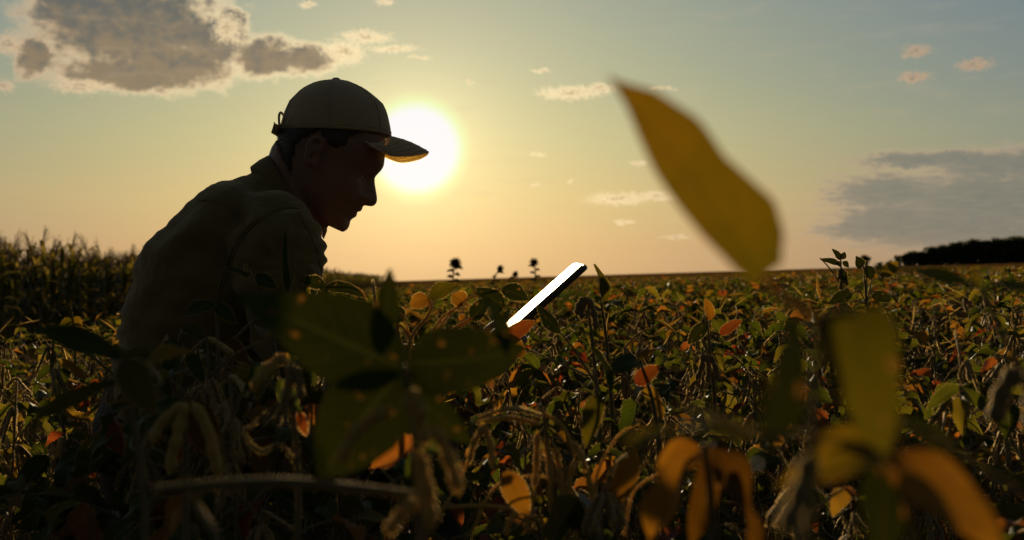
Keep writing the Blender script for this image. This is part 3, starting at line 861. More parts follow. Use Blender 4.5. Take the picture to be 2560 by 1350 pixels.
    for sd in (-1, 1):
        yo = sd * .0765
        pts = []
        for k in range(22):
            a = R(-150 + 330 * k / 21)
            rx, rz = 17 + 3 * math.sin(a), 33
            x, z = rx * math.cos(a), rz * math.sin(a)
            if z < 0: x *= .72
            p = HP(-26 - x * .95, -2 + z, yo + sd * (.010 + .007 * (math.cos(a) * .5 + .5)))
            pts.append(p)
        ear.append(tube(pts, [.0030 + .0012 * math.sin(math.pi * k / 21) for k in range(22)], 8)[:2])
        ear.append(limb([HP(-22, 22, yo), HP(-26, 2, yo + sd * .004), HP(-14, -26, yo + sd * .003)], [.010, .012, .006], sides=10))
        ear.append(limb([HP(-12, -27, yo + sd * .006), HP(-14, -36, yo + sd * .006)], [.006, .0055], sides=8))
    # torso, arms, legs beneath the clothes
    torso = limb([P(700, 560, YC), P(640, 640, YC), P(560, 800, YC), P(500, 950, YC), P(470, 1100, YC)], [.085, .12, .13, .125, .125], sides=20)
    WR_N, WR_F = P(1200, 890, 1.90), P(1215, 872, 2.09)
    arms = [limb([P(690, 630, 1.84), P(706, 740, 1.81), P(740, 915, 1.80)], [.055, .046, .040]),
            limb([P(740, 915, 1.80), P(980, 925, 1.85), WR_N], [.042, .038, .027]),
            limb([P(698, 620, 2.15), P(712, 740, 2.17), P(760, 885, 2.17)], [.055, .046, .040]),
            limb([P(760, 885, 2.17), P(1000, 912, 2.13), WR_F], [.042, .038, .027])]
    hip_n, hip_f = P(470, 1120, 1.90), P(480, 1120, 2.10)
    kn_n = Vector((hip_n.x + .10, 1.86, ground_z(-.5, 1.9) + .06)); an_n = kn_n + Vector((-.40, .02, .03))
    kn_f = Vector((hip_f.x + .42, 2.18, .52)); an_f = Vector((kn_f.x + .02, 2.16, .09))
    legs = [limb([hip_n, (hip_n + kn_n) / 2 + Vector((.03, 0, 0)), kn_n], [.085, .075, .052]), limb([kn_n, kn_n * .5 + an_n * .5, an_n], [.052, .052, .036]),
            limb([hip_f, (hip_f + kn_f) / 2, kn_f], [.085, .075, .054]), limb([kn_f, (kn_f + an_f) / 2 + Vector((-.02, 0, 0)), an_f], [.054, .052, .036])]
    # hands: palm and five bent fingers round the tablet's lower end
    hands = []
    a_ax = Vector((.695, 0, .718)); n_ax = Vector((-.665, -.047, .745)).normalized(); b_ax = n_ax.cross(a_ax).normalized(); a_ax = b_ax.cross(n_ax).normalized()
    T0 = P(1358, 762, YC) - a_ax * .018 + Vector((-.012, 0, 0))                           # tablet centre
    def tab(a, b_, n): return T0 + a_ax * a + b_ax * b_ + n_ax * n
    for wr, s in ((WR_N, -1), (WR_F, 1)):
        e = b_ax if (b_ax.y * s) > 0 else -b_ax                  # towards this hand's side of the tablet
        edge = lambda a, o, n: T0 + a_ax * a + e * (.085 + o) + n_ax * n
        pc = edge(-.095, .022, -.012)
        hands.append(limb([wr, (wr + pc) / 2, pc, edge(-.075, .016, -.016)], [.026, .026, .030, .024], sides=14))
        for k in range(4):
            a = -.105 + .021 * k; ln = [.86, 1.0, .96, .8][k]
            hands.append(limb([pc + a_ax * (.012 * (k - 1.5)), edge(a, .014, -.020), edge(a + .004, -.012 * ln, -.021), edge(a + .006, -.036 * ln, -.018)], [.0098, .0092, .0082, .0070], sides=10, dense=4))
        hands.append(limb([pc + n_ax * .004, edge(-.085, .018, .012), edge(-.066, .000, .0155), edge(-.050, -.016, .0135)], [.0125, .0112, .0098, .0078], sides=10, dense=4))
    hb = BVHTree.FromPolygons(head[0], head[1])
    def snap(c, n):
        if c.z < P(0, 585, YC).z: return 0
        h = hb.find_nearest(c, .008)
        if h[0] is None or h[1].dot(n) < .5: return 0
        return (h[0] - c).dot(n)
    body_me = remeshed('body', [head, neck] + ear + [torso] + arms + legs + hands, .0030, M['skin'], 0, snap)
    body = put('body', body_me)
    print('body tris', len(body_me.polygons) * 2)
    # eyelid line / eyes
    for sd in (-1, 1):
        mb = MB(); c = HP(to_fu(921, 452)[0] - 23, to_fu(921, 452)[1] - 1, sd * .0285)
        V, Fc, _ = tube([c + Vector((0, 0, -.0095)), c + Vector((0, 0, -.006)), c, c + Vector((0, 0, .006)), c + Vector((0, 0, .0095))], [.002, .0085, .0112, .0085, .002], 14)
        mb.add(V, Fc); o = put('eye', mb.mesh('eye', M['eye']))
    # ---- hair: cropped, below the cap
    def head_surface(a, u, off):
        fb, bk, w = face_base(u), back(u), half(u) + off
        cen = bk + (fb - bk) * .46; ca, sa = math.cos(a), math.sin(a)
        ext = (fb - cen) if ca > 0 else (cen - bk); ext += off
        return HP(cen + ext * math.copysign(abs(ca) ** (2 / 2.25), ca), u, w * math.copysign(abs(sa) ** (2 / 2.25), sa) * .000703)
    rings = []
    for u in np.linspace(-100, 95, 34):
        ring = []
        for i in range(60):
            a = 2 * math.pi * i / 60 - math.pi + 1e-4
            aa = abs(math.degrees(a))           # 0 = face, 180 = nape
            lo = interp(aa, [0, 66, 74, 82, 96, 112, 126, 180], [200, 70, 30, 26, 50, 10, -70, -95])
            off = -5 + 11.5 * min(1, max(0, (u - lo) / 9 + .5))
            off += 1.2 * noise.noise(Vector((a * 22, u * .16, 0))) if off > 0 else 0
            ring.append(head_surface(a, u, off))
        rings.append(ring)
    put('hair', MB().add(*loft(rings)).mesh('hair', M['hair']))
    # fine stubble of hair standing off the nape
    mb = MB(); rg = random.Random(5)
    for _ in range(2600):
        a = R(rg.choice([-1, 1]) * rg.uniform(100, 180)); u = rg.uniform(-88, 60)
        lo = interp(abs(math.degrees(a)), [100, 115, 140, 180], [0, -55, -88, -95])
        if u < lo: continue
        p0 = head_surface(a, u, 7); p1 = head_surface(a + rg.uniform(-.03, .03), u - rg.uniform(2, 7), 7 + rg.uniform(2.5, 6))
        d = (p1 - p0).cross(Vector((0, 1, 0))).normalized() * .00035
        mb.add([p0 - d, p0 + d, p1], [(0, 1, 2)])
    tag(put('hair_strands', mb.mesh('hair_strands', M['hair'])), kind='stuff')
    # ---- shirt
    secs = [((652, 418), (742, 505), .078), ((628, 437), (760, 548), .112), ((596, 451), (776, 580), .150), ((555, 466), (786, 610), .185), ((520, 487), (792, 650), .198), ((486, 514), (790, 690), .200),
            ((448, 548), (785, 730), .202), ((396, 604), (785, 790), .206), ((362, 672), (765, 850), .200), ((340, 742), (740, 910), .196), ((325, 800), (720, 960), .192), ((308, 880), (700, 1020), .188),
            ((302, 980), (680, 1090), .184), ((318, 1080), (655, 1160), .180), ((345, 1150), (640, 1210), .170)]
    rings = []
    cs = [((Vector(a) + Vector(b_)) / 2, (Vector(b_) - Vector(a)) / 2, dp) for a, b_, dp in secs]
    for c, h, dp in cs:
        ring = []
        for i in range(48):
            a = 2 * math.pi * i / 48; ca, sa = math.cos(a), math.sin(a); e = 2.3
            q = c + h * math.copysign(abs(ca) ** (2 / e), ca)
            p = P(q.x, q.y, YC); p.y += dp * math.copysign(abs(sa) ** (2 / e), sa); ring.append(p)
        rings.append(ring)
    torso_s = loft(rings)
    sleeves = [limb([P(672, 590, 1.88), P(693, 630, 1.84), P(703, 705, 1.81), P(716, 800, 1.80), P(735, 890, 1.80), P(745, 930, 1.80)], [.078, .081, .068, .059, .052, .048], sides=24),
               limb([P(745, 930, 1.80), P(890, 945, 1.82), P(1010, 930, 1.85), P(1130, 905, 1.88)], [.052, .048, .044, .037], sides=20),
               limb([P(680, 580, 2.12), P(698, 622, 2.15), P(708, 700, 2.17), P(728, 800, 2.17), P(760, 890, 2.17)], [.070, .078, .062, .056, .050], sides=24),
               limb([P(760, 890, 2.17), P(900, 925, 2.15), P(1030, 915, 2.13), P(1150, 890, 2.11)], [.052, .048, .042, .036], sides=20)]
    def wrinkles(c, n):
        # long soft folds fanning out from the armpit and across the back, plus crumple at elbow and waist
        d = 0.0
        q = Vector((c.x, c.y * .6, c.z))
        v = c - P(742, 660, 1.8)
        ang = math.atan2(v.z, v.x); rad = math.sqrt(v.x ** 2 + v.z ** 2)
        d += .0030 * math.sin(ang * 11 + 5 * noise.noise(q * 7)) * math.exp(-((rad - .11) / .10) ** 2)
        d += .0060 * noise.noise(Vector((c.x * 9 + c.z * 5, c.y * 7, c.z * 22 - c.x * 14)))
        d += .0032 * noise.noise(Vector((c.x * 24, c.y * 16, c.z * 44 + c.x * 18)))
        d += .0012 * noise.noise(c * 90)
        low = min(1, max(0, (.82 - c.z) / .12))
        d += low * .005 * math.sin(c.z * 120 + c.x * 60 + 5 * noise.noise(q * 9))
        return d * 1.15
    shirt_me = remeshed('shirt', [torso_s] + sleeves, .0052, M['shirt'], 6, wrinkles)
    shirt = put('shirt', shirt_me)
    print('shirt tris', len(shirt_me.polygons) * 2)
    bvh = BVHTree.FromPolygons([v.co.copy() for v in shirt_me.vertices], [tuple(p.vertices) for p in shirt_me.polygons])
    def seam(pix, r=.0016, name='seam', dbl=True):
        for dx in ((0, 7) if dbl else (0,)):
            pts = []
            for q in spline([Vector((a + dx, b_ + dx * .3, 0)) for a, b_ in pix], 8):
                o_ = Vector((0, 0, EYE)); d_ = (P(q.x, q.y, 1.0) - o_).normalized()
                hit = bvh.ray_cast(o_, d_)
                if hit[0] is not None and (not pts or (hit[0] - pts[-1]).length < .06): pts.append(hit[0] + hit[1] * .0002)
            if len(pts) > 3: put(name, MB().add(*tube(pts, r, 6)).mesh(name, M['shirt']), shirt)
    seam([(742, 520), (716, 518), (690, 524), (655, 541), (622, 566), (596, 598), (575, 640), (556, 690), (545, 730)], .0020)
    seam([(497, 503), (525, 500), (560, 512), (590, 535), (612, 566)], .0014, dbl=False)
    seam([(748, 528), (762, 560), (790, 620), (806, 690)], .0013, dbl=False)
    # collar: stand and fold, with the thickness of the cloth
    cc = Vector((725, 478, 0)); ax = Vector((118, 176, 0)) / 212.0; nr = Vector((.83, -.557, 0))
    def cring(half_ax, dep, shift, n=56, wob=0.0):
        out = []
        for i in range(n + 1):
            a = R(22) + (2 * math.pi - R(44)) * i / n             # open at the throat
            q = cc + ax * (half_ax * math.cos(a)) + nr * shift
            w = 1 + wob * math.sin(3 * a)
            p = P(q.x, q.y, YC); p.y += dep * math.sin(a) * w; out.append(p)
        return out
    def shell(r_list, th, name, parent, mat):
        n = len(r_list[0]); V = []; 
        cen = sum(r_list[0], Vector()) / n
        for r in r_list: V += r
        m_ = len(V)
        for r in r_list: V += [p + (p - cen).normalized() * th for p in r]
        Fc = []; K = len(r_list)
        for j in range(K - 1):
            for i in range(n - 1):
                q = (j * n + i, j * n + i + 1, (j + 1) * n + i + 1, (j + 1) * n + i)
                Fc.append(q); Fc.append(tuple(m_ + x for x in reversed(q)))
        edge = [i for i in range(n)] + [j * n + n - 1 for j in range(1, K)] + [(K - 1) * n + i for i in range(n - 2, -1, -1)] + [j * n for j in range(K - 2, 0, -1)]
        for a, b_ in zip(edge, edge[1:] + edge[:1]): Fc.append((a, b_, m_ + b_, m_ + a))
        return put(name, MB().add(V, Fc).mesh(name, mat), parent)
    collar = shell([cring(94, .073, -34), cring(92, .071, -14), cring(94, .070, 9), cring(97, .0725, 12), cring(100, .0765, 3), cring(102, .083, -18, wob=.02), cring(100, .090, -42, wob=.03)], .0022, 'collar', shirt, M['shirt'])
    # trousers, boots
    pants = [limb([P(480, 1060, 2.0), P(475, 1170, 2.0)], [.165, .155], sides=24),
             limb([hip_n, (hip_n + kn_n) / 2 + Vector((.03, 0, 0)), kn_n], [.105, .095, .070]), limb([kn_n, kn_n * .5 + an_n * .5, an_n], [.068, .068, .056]),
             limb([hip_f, (hip_f + kn_f) / 2, kn_f], [.105, .095, .072]), limb([kn_f, (kn_f + an_f) / 2, an_f], [.070, .066, .058])]
    put('trousers', remeshed('trousers', pants, .009, M['trousers'], 3, lambda c, n: .005 * noise.noise(c * 22)))
    for an, dr in ((an_n, Vector((-.25, 0, -.97))), (an_f, Vector((1, 0, 0)))):
        heel = an + Vector((-.02 if dr.x > 0 else .02, 0, -.045 if dr.x > 0 else 0)); toe = heel + dr.normalized() * (.19 if dr.x > 0 else .11)
        if dr.x < 0: toe = heel + Vector((-.17, 0, -.05))
        put('boot', remeshed('boot', [limb([an + Vector((0, 0, .04)), an, heel], [.05, .048, .042]), limb([heel, (heel + toe) / 2 + Vector((0, 0, .006)), toe], [.042, .045, .034])], .006, M['boot'], 2))
    # ---- cap
    Hc = 137.0; zb = 338.0
    cap_back = lambda h: interp(h, [0, 10, 25, 50, 81, 108, 125, 134, Hc], [700, 701, 705, 712, 725, 751, 780, 806, 838])
    cap_front = lambda h: interp(h, [-12, 0, 24, 50, 77, 97, 118, 131, 136, Hc], [981, 979, 975.5, 970, 961, 939, 911, 878, 856, 840])
    def cap_ring(h, off=0.0, n=72):
        b0, f0 = cap_back(h) - off, cap_front(h) + off; cx, hx = (b0 + f0) / 2, (f0 - b0) / 2
        w = (.0865 * max(0.0, 1 - (max(h, 0) / (Hc + 1.5)) ** 2.35) ** .5) + off * .0007
        out = []
        for i in range(n):
            a = 2 * math.pi * i / n
            x = cx + hx * math.cos(a)
            yb = zb - h + 8 * (1 - h / Hc) * (math.cos(a) * .6 - .2)      # bottom edge dips to the front
            p = P(x, yb, YC); p.y += w * math.sin(a); out.append(p)
        return out
    hs = [0, 6, 14, 25, 38, 52, 66, 80, 92, 103, 112, 120, 126, 131, 134.5, 136.5]
    outer = [cap_ring(h) for h in hs]; inner = [cap_ring(h, -3.2) for h in hs[:-1]]
    # puckered crown seams: shrink slightly at the six seams
    rings = [cap_ring(0, -3.2)] + outer
    V = [p for r in reversed(inner) for p in r] + [p for r in outer for p in r]; n = 72; Fc = []
    K = len(inner) + len(outer)
    for j in range(K - 1):
        for i in range(n):
            i2 = (i + 1) % n; Fc.append((j * n + i, j * n + i2, (j + 1) * n + i2, (j + 1) * n + i))
    V += [sum(outer[-1], Vector()) / n + Vector((0, 0, .0006)), sum(inner[-1], Vector()) / n]
    for i in range(n):
        Fc.append((len(V) - 2, (K - 1) * n + i, (K - 1) * n + (i + 1) % n)); Fc.append((len(V) - 1, (i + 1) % n, i))
    cap = put('cap', MB().add(V, Fc).mesh('cap', M['cap']))
    for k in range(6):
        a = k * 12 + 6
        for d in (0,):
            pts = [cap_ring(h, .35)[(a + d) % n] for h in hs]
            put('panel_seam', MB().add(*tube(pts, .0010, 5)).mesh('panel_seam', M['cap']), cap)
    pts = cap_ring(11, .3) ; put('hem', MB().add(*tube(pts + pts[:1], .0008, 5)).mesh('hem', M['cap']), cap)
    top = sum(outer[-1], Vector()) / n
    rings = [[top + Vector((math.cos(t) * r, math.sin(t) * r, z)) for t in np.linspace(0, 2 * math.pi, 20, False)] for r, z in ((.0078, -.003), (.0082, .001), (.0072, .0032), (.0045, .0048), (.001, .0054))]
    put('button', MB().add(*loft(rings)).mesh('button', M['cap']), cap)
    # brim
    def brim_pt(s, t, off=0.0):
        yy = s * 98.0
        xo = 911 + 161 * max(0.0, 1 - s * s) ** .60
        xr = 841 + 137 * math.sqrt(max(0, 1 - (yy / 123.0) ** 2)) - 2
        x = xr + (xo - xr) * t if xo > xr else xr
        zz = 343 + .40 * (x - 980) * (1 if x > 980 else .55) + 70 * abs(s) ** 1.6 * (0.35 + .65 * min(1, max(0, (x - 900) / 90))) + off - 5 * math.sin(math.pi * t) * (1 - s * s)
        p = P(x, zz, YC); p.y += yy * .000703; return p
    ns_, nt_ = 40, 14; V = []; 
    for off in (-2.2, 2.2):
        for j in range(nt_ + 1):
            for i in range(ns_ + 1): V.append(brim_pt((-1 + 2 * i / ns_) * .995, j / nt_, off * (1 - .35 * (j / nt_) ** 6)))
    w = ns_ + 1; m_ = w * (nt_ + 1); Fc = []
    for j in range(nt_):
        for i in range(ns_):
            q = (j * w + i, j * w + i + 1, (j + 1) * w + i + 1, (j + 1) * w + i); Fc.append(q); Fc.append(tuple(m_ + x for x in reversed(q)))
    edge = [i for i in range(w)] + [j * w + ns_ for j in range(1, nt_ + 1)] + [nt_ * w + i for i in range(ns_ - 1, -1, -1)] + [j * w for j in range(nt_ - 1, 0, -1)]
    for a, b_ in zip(edge, edge[1:] + edge[:1]): Fc.append((a, b_, m_ + b_, m_ + a))
    put('brim', MB().add(V, Fc).mesh('brim', M['brim']), cap)
    for t in (.35, .55, .75, .93):
        put('stitching', MB().add(*tube([brim_pt(s, t, -2.6) for s in np.linspace(-.9, .9, 30)], .0006, 4)).mesh('stitching', M['cap']), cap)
    # strap and buckle at the back
    arc = [P(706 + 5 * (1 - math.cos(a)) - 10 * math.cos(a), 326 + 0 * a, YC) + Vector((0, .062 * math.sin(a), 0)) for a in np.linspace(-1.0, 1.0, 15)]
    V = []; Fc = []
    for off in (0, .0022):
        for p in arc: V += [p + Vector((-off, 0, -.0075)), p + Vector((-off, 0, .0075))]
    for i in range(14):
        a = 2 * i; b_ = 30 + 2 * i
        Fc += [(a, a + 1, a + 3, a + 2), (b_, b_ + 2, b_ + 3, b_ + 1), (a, a + 2, b_ + 2, b_), (a + 1, b_ + 1, b_ + 3, a + 3)]
    strap = put('strap', MB().add(V, Fc).mesh('strap', M['cap'], False), cap)
    V = [P(x, z, YC) + Vector((0, y, 0)) for y in (-.022, .030) for (x, z) in ((692, 311), (702, 316), (698, 341), (684, 336))]
    put('strap_end', MB().add(V, [(0, 1, 2, 3), (7, 6, 5, 4), (0, 4, 5, 1), (1, 5, 6, 2), (2, 6, 7, 3), (3, 7, 4, 0)]).mesh('strap_end', M['cap'], False), cap)
    arch = [P(712 - 8 * math.sin(t) , 330 - 48 * math.sin(t), YC) + Vector((0, .042 * math.cos(t), 0)) for t in np.linspace(0, math.pi, 18)]
    put('back_opening_trim', MB().add(*tube(arch, .0022, 6)).mesh('back_opening_trim', M['cap']), cap)

    # ---- tablet
    tb = empty('tablet', tuple(T0)); tag(tb, 'tablet computer in a dark case, screen gleaming in the sun, held above the leaves', 'tablet')
    def slab(la, lb, n0, n1, rc, bev, name, mat, parent=tb):
        """rounded slab: la along a, lb along b, thickness from n0 to n1"""
        out = []
        for (ca, cb, a0) in ((la / 2 - rc, lb / 2 - rc, 0), (-la / 2 + rc, lb / 2 - rc, 90), (-la / 2 + rc, -lb / 2 + rc, 180), (la / 2 - rc, -lb / 2 + rc, 270)):
            for k in range(7):
                t = R(a0 + 15 * k); out.append((ca, cb, math.cos(t), math.sin(t)))
        rings = [[tab(ca + (rc - bev * q) * c_ , cb + (rc - bev * q) * s_, nn) - T0 for ca, cb, c_, s_ in out] for nn, q in ((n0, 1), (n0 + bev, 0), (n1 - bev, 0), (n1, 1))]
        V, Fc = loft(rings); me = MB().add(V, Fc).mesh(name, mat, False)
        return link(name, me, parent)
    case = slab(.250, .176, -.0058, .0035, .014, .0020, 'case', M['case'])
    slab(.240, .166, .0036, .0056, .010, .0006, 'screen', M['glass'])
    slab(.012, .012, .0057, .0060, .0055, .0001, 'home_button', M['case']).location = a_ax * -.1135
    slab(.016, .003, -.002, .0, .0012, .0003, 'side_button', M['case']).location = tuple(-b_ax * (.0885 * (1 if b_ax.y > 0 else -1)) + a_ax * .08)
build_man()

# ------------------------------------------------------------------ corn along the left
def corn_geo(seed, h):
    rg = random.Random(seed); st, lv, ts = MB(), [], MB()
    pts = [Vector((.02 * math.sin(k + seed), .02 * math.cos(k * 1.3 + seed), h * k / 6)) for k in range(7)]
    st.add(*tube(pts, [.013, .012, .011, .010, .008, .006, .004], 5))
    a = rg.uniform(0, 6.3)
    for k in range(11):
        z = h * (.12 + .82 * k / 10); a += math.pi + rg.uniform(-.5, .5)
        L = rg.uniform(.50, .78) * (1 if k < 8 else .7); W = rg.uniform(.05, .08)
        out = Vector((math.cos(a), math.sin(a), 0)); side = Vector((-out.y, out.x, 0)); th = rg.uniform(.9, 1.35); dr = rg.uniform(1.6, 3.2)
        p = Vector((pts[min(6, int(z / h * 6))].x, pts[min(6, int(z / h * 6))].y, z)); V, Fc, UV = [], [], []
        n = 6
        for i in range(n + 1):
            t = i / n; w = W * .5 * (math.sin(math.pi * min(.98, t * .8 + .18)) ** .7)
            tw = rg.uniform(-.25, .25); s2 = (side * math.cos(tw) + Vector((0, 0, math.sin(tw))))
            V += [p - s2 * w + Vector((0, 0, w * .4)), p.copy(), p + s2 * w + Vector((0, 0, w * .4))]; UV += [(0, t), (.5, t), (1, t)]
            ang = th - dr * t * t
            p = p + (out * math.cos(ang) + Vector((0, 0, math.sin(ang)))) * L / n
        for i in range(n):
            q = 3 * i; Fc += [(q, q + 1, q + 4, q + 3), (q + 1, q + 2, q + 5, q + 4)]
        lv.append((V, Fc, UV, rg.random()))
    top = pts[-1]
    for k in range(9):
        a = rg.uniform(0, 6.3); sp = rg.uniform(.1, .65) if k else 0; L = rg.uniform(.16, .34) if k else .38
        d = Vector((math.cos(a) * sp + .22, math.sin(a) * sp, 1)).normalized(); e = top + d * L
        e2 = e + Vector((d.x * .05 + .03, d.y * .05, -.03))
        ts.add(*tube([top - Vector((0, 0, .02)), (top + e) / 2, e, e2], [.003, .0055, .005, .002], 3), tint=.95)
    return st, lv, ts

def build_corn():
    M['corn_stalk'] = simple('corn stalk', (.055, .055, .02), .8); M['tassel'] = simple('corn tassel', (.17, .11, .045), .9)
    kinds = []
    for k in range(5):
        h = 1.50 + .065 * k; st, lv, ts = corn_geo(k, h)
        root = empty('corn_plant'); link('stalk', st.mesh('stalk', M['corn_stalk']), root)
        for (V, Fc, UV, tn) in lv: link('leaf', MB().add(V, Fc, UV, tn).mesh('leaf', M['corn']), root)
        link('tassel', ts.mesh('tassel', M['tassel']), root)
        remember(root); kinds.append(root)
    rg = random.Random(9); n = 0; first = [True] * 5
    for row in range(4):
        y = 16.6 + row * .25
        while y < 33:
            x = -.077 * y - 6.7 - row * .62 + rg.uniform(-.08, .08)
            px = 1280 + x / y * F
            if -60 < px < 480 and n < 290:
                k = rg.randrange(5)
                o = kinds[k] if first[k] else copy_tree(kinds[k]); first[k] = False
                o.location = (x, y, ground_z(x, y) - .02); o.rotation_euler = (rg.uniform(-.06, .06), rg.uniform(-.03, .09), rg.uniform(0, 6.3)); s = rg.uniform(.88, 1.04); o.scale = (s, s, s)
                tag(o, ('corn plant of the front rows at the left edge, drying leaves' if px < 130 else 'corn plant of the front rows midway between left edge and man' if px < 250 else 'corn plant of the front rows right beside the man\'s back') if row < 2 else 'corn plant in the rows behind the field edge left of the man', 'corn plant',
                    'corn plants at the edge of the field' if row < 2 else 'corn plants behind the front rows'); n += 1
            y += rg.uniform(.20, .32) * (1 + (y - 16) * .012)
    print('corn', n)
    mb = MB(); ms = MB()
    geos = [corn_geo(20 + k, 1.58 + .055 * k) for k in range(4)]
    def add(x, y, s):
        st, lv, ts = geos[rg.randrange(4)]; m_ = Matrix.Translation((x, y, ground_z(x, y) - .02)) @ Matrix.Rotation(rg.uniform(0, 6.3), 4, 'Z') @ Matrix.Rotation(rg.uniform(-.05, .09), 4, 'Y') @ Matrix.Scale(s, 4)
        for (V, Fc, UV, tn) in lv[3:]: mb.add([m_ @ v for v in V], Fc, UV, rg.random())
        ms.add([m_ @ v for v in st.v], st.f); ms.add([m_ @ v for v in ts.v], ts.f)
    for row in range(4, 13):                       # depth behind the individual rows
        y = 17.
        while y < 34:
            add(-.077 * y - 6.7 - row * .62, y, rg.uniform(.88, 1.1)); y += rg.uniform(.35, .6)
    for row in range(6):
        y = 33.
        while y < 190:
            add(-.077 * y - 6.7 - row * .62 + rg.uniform(-.1, .1), y, rg.uniform(.9, 1.08)); y += rg.uniform(.3, .6) * (1 + (y - 33) * .02)
    tag(link('corn_field', mb.mesh('corn_field', M['corn'])), 'dark mass of corn behind the edge rows, running to the horizon', 'corn', kind='stuff')
    tag(link('corn_stalks', ms.mesh('corn_stalks', M['tassel'])), 'corn stalks and tassels deep in the corn field', 'corn stalks', kind='stuff')
build_corn()

# ------------------------------------------------------------------ sunflowers on the horizon
def build_sunflower(px, py, Y, size, lean, nleaf, label, bud=False):
    hd = P(px, py, Y); gx = hd.x - lean * .3; gz = ground_z(gx, Y)
    root = empty('sunflower', (gx, Y, gz)); tag(root, label, 'sunflower', 'sunflowers standing above the crop')
    h = hd.z - gz; rg = random.Random(int(px))
    pts = spline([Vector((0, 0, 0)), Vector((0, 0, h * .5)), Vector((lean * .1, 0, h * .85)), Vector((lean * .3, 0, h - size * .2))], 4)
    link('stem', MB().add(*tube(pts, [.022 - .012 * i / (len(pts) - 1) for i in range(len(pts))], 6)).mesh('stem', M['bark']), root)
    c = Vector((lean * .3, 0, h)); n = Vector((lean, -.75, -.25)).normalized(); x, y = basis(n)
    rings = [[c + n * o * size + (x * math.cos(t) + y * math.sin(t)) * r * size for t in np.linspace(0, 2 * math.pi, 18, False)] for o, r in ((-.24, .12), (-.20, .34), (-.06, .50), (.07, .50), (.13, .40), (.16, .05))]
    link('flower_head', MB().add(*loft(rings)).mesh('flower_head', M['flower']), root)
    pm = MB()
    for k in range(22):
        a = 2 * math.pi * k / 22 + rg.uniform(-.1, .1); d = (x * math.cos(a) + y * math.sin(a)) + n * rg.uniform(-.5, .6)
        V, Fc, UV = leaf_geo(size * rg.uniform(.22, .4), size * .16, 2, 3, .3, .1, .1, k); m_ = frame(c + (x * math.cos(a) + y * math.sin(a)) * size * .46, d, n); pm.add([m_ @ v for v in V], Fc, UV)
    link('petals', pm.mesh('petals', M['bract']), root)
    for k in range(nleaf):
        t = .60 + .33 * k / max(1, nleaf - 1); p = pts[min(len(pts) - 1, int(t * (len(pts) - 1)))]; p = Vector((p.x, p.y, h * t)); sd = 1 if k % 2 else -1
        d = Vector((sd, rg.uniform(-.3, .3), rg.uniform(-.25, .25)))
        V, Fc, UV = leaf_geo(size * rg.uniform(.7, 1.0), size * .75, 4, 5, .2, .12, .06, k)
        link('leaf', MB().add(V, Fc, UV).mesh('leaf', M['leaf_green']), root, frame(p, d, Vector((rg.uniform(-.4, .4), -.8, .9))))
build_sunflower(1138, 658, 19, .155, .15, 8, 'tallest dry sunflower, leftmost on the horizon between man and tablet')
build_sunflower(1250, 672, 20, .11, .5, 6, 'short sunflower with a small nodding head, second from the left')
build_sunflower(1288, 686, 20, .10, .6, 5, 'lowest sunflower, right beside the short nodding one')
build_sunflower(1335, 656, 20, .12, -.1, 7, 'slender sunflower standing just left of the tablet on the horizon')

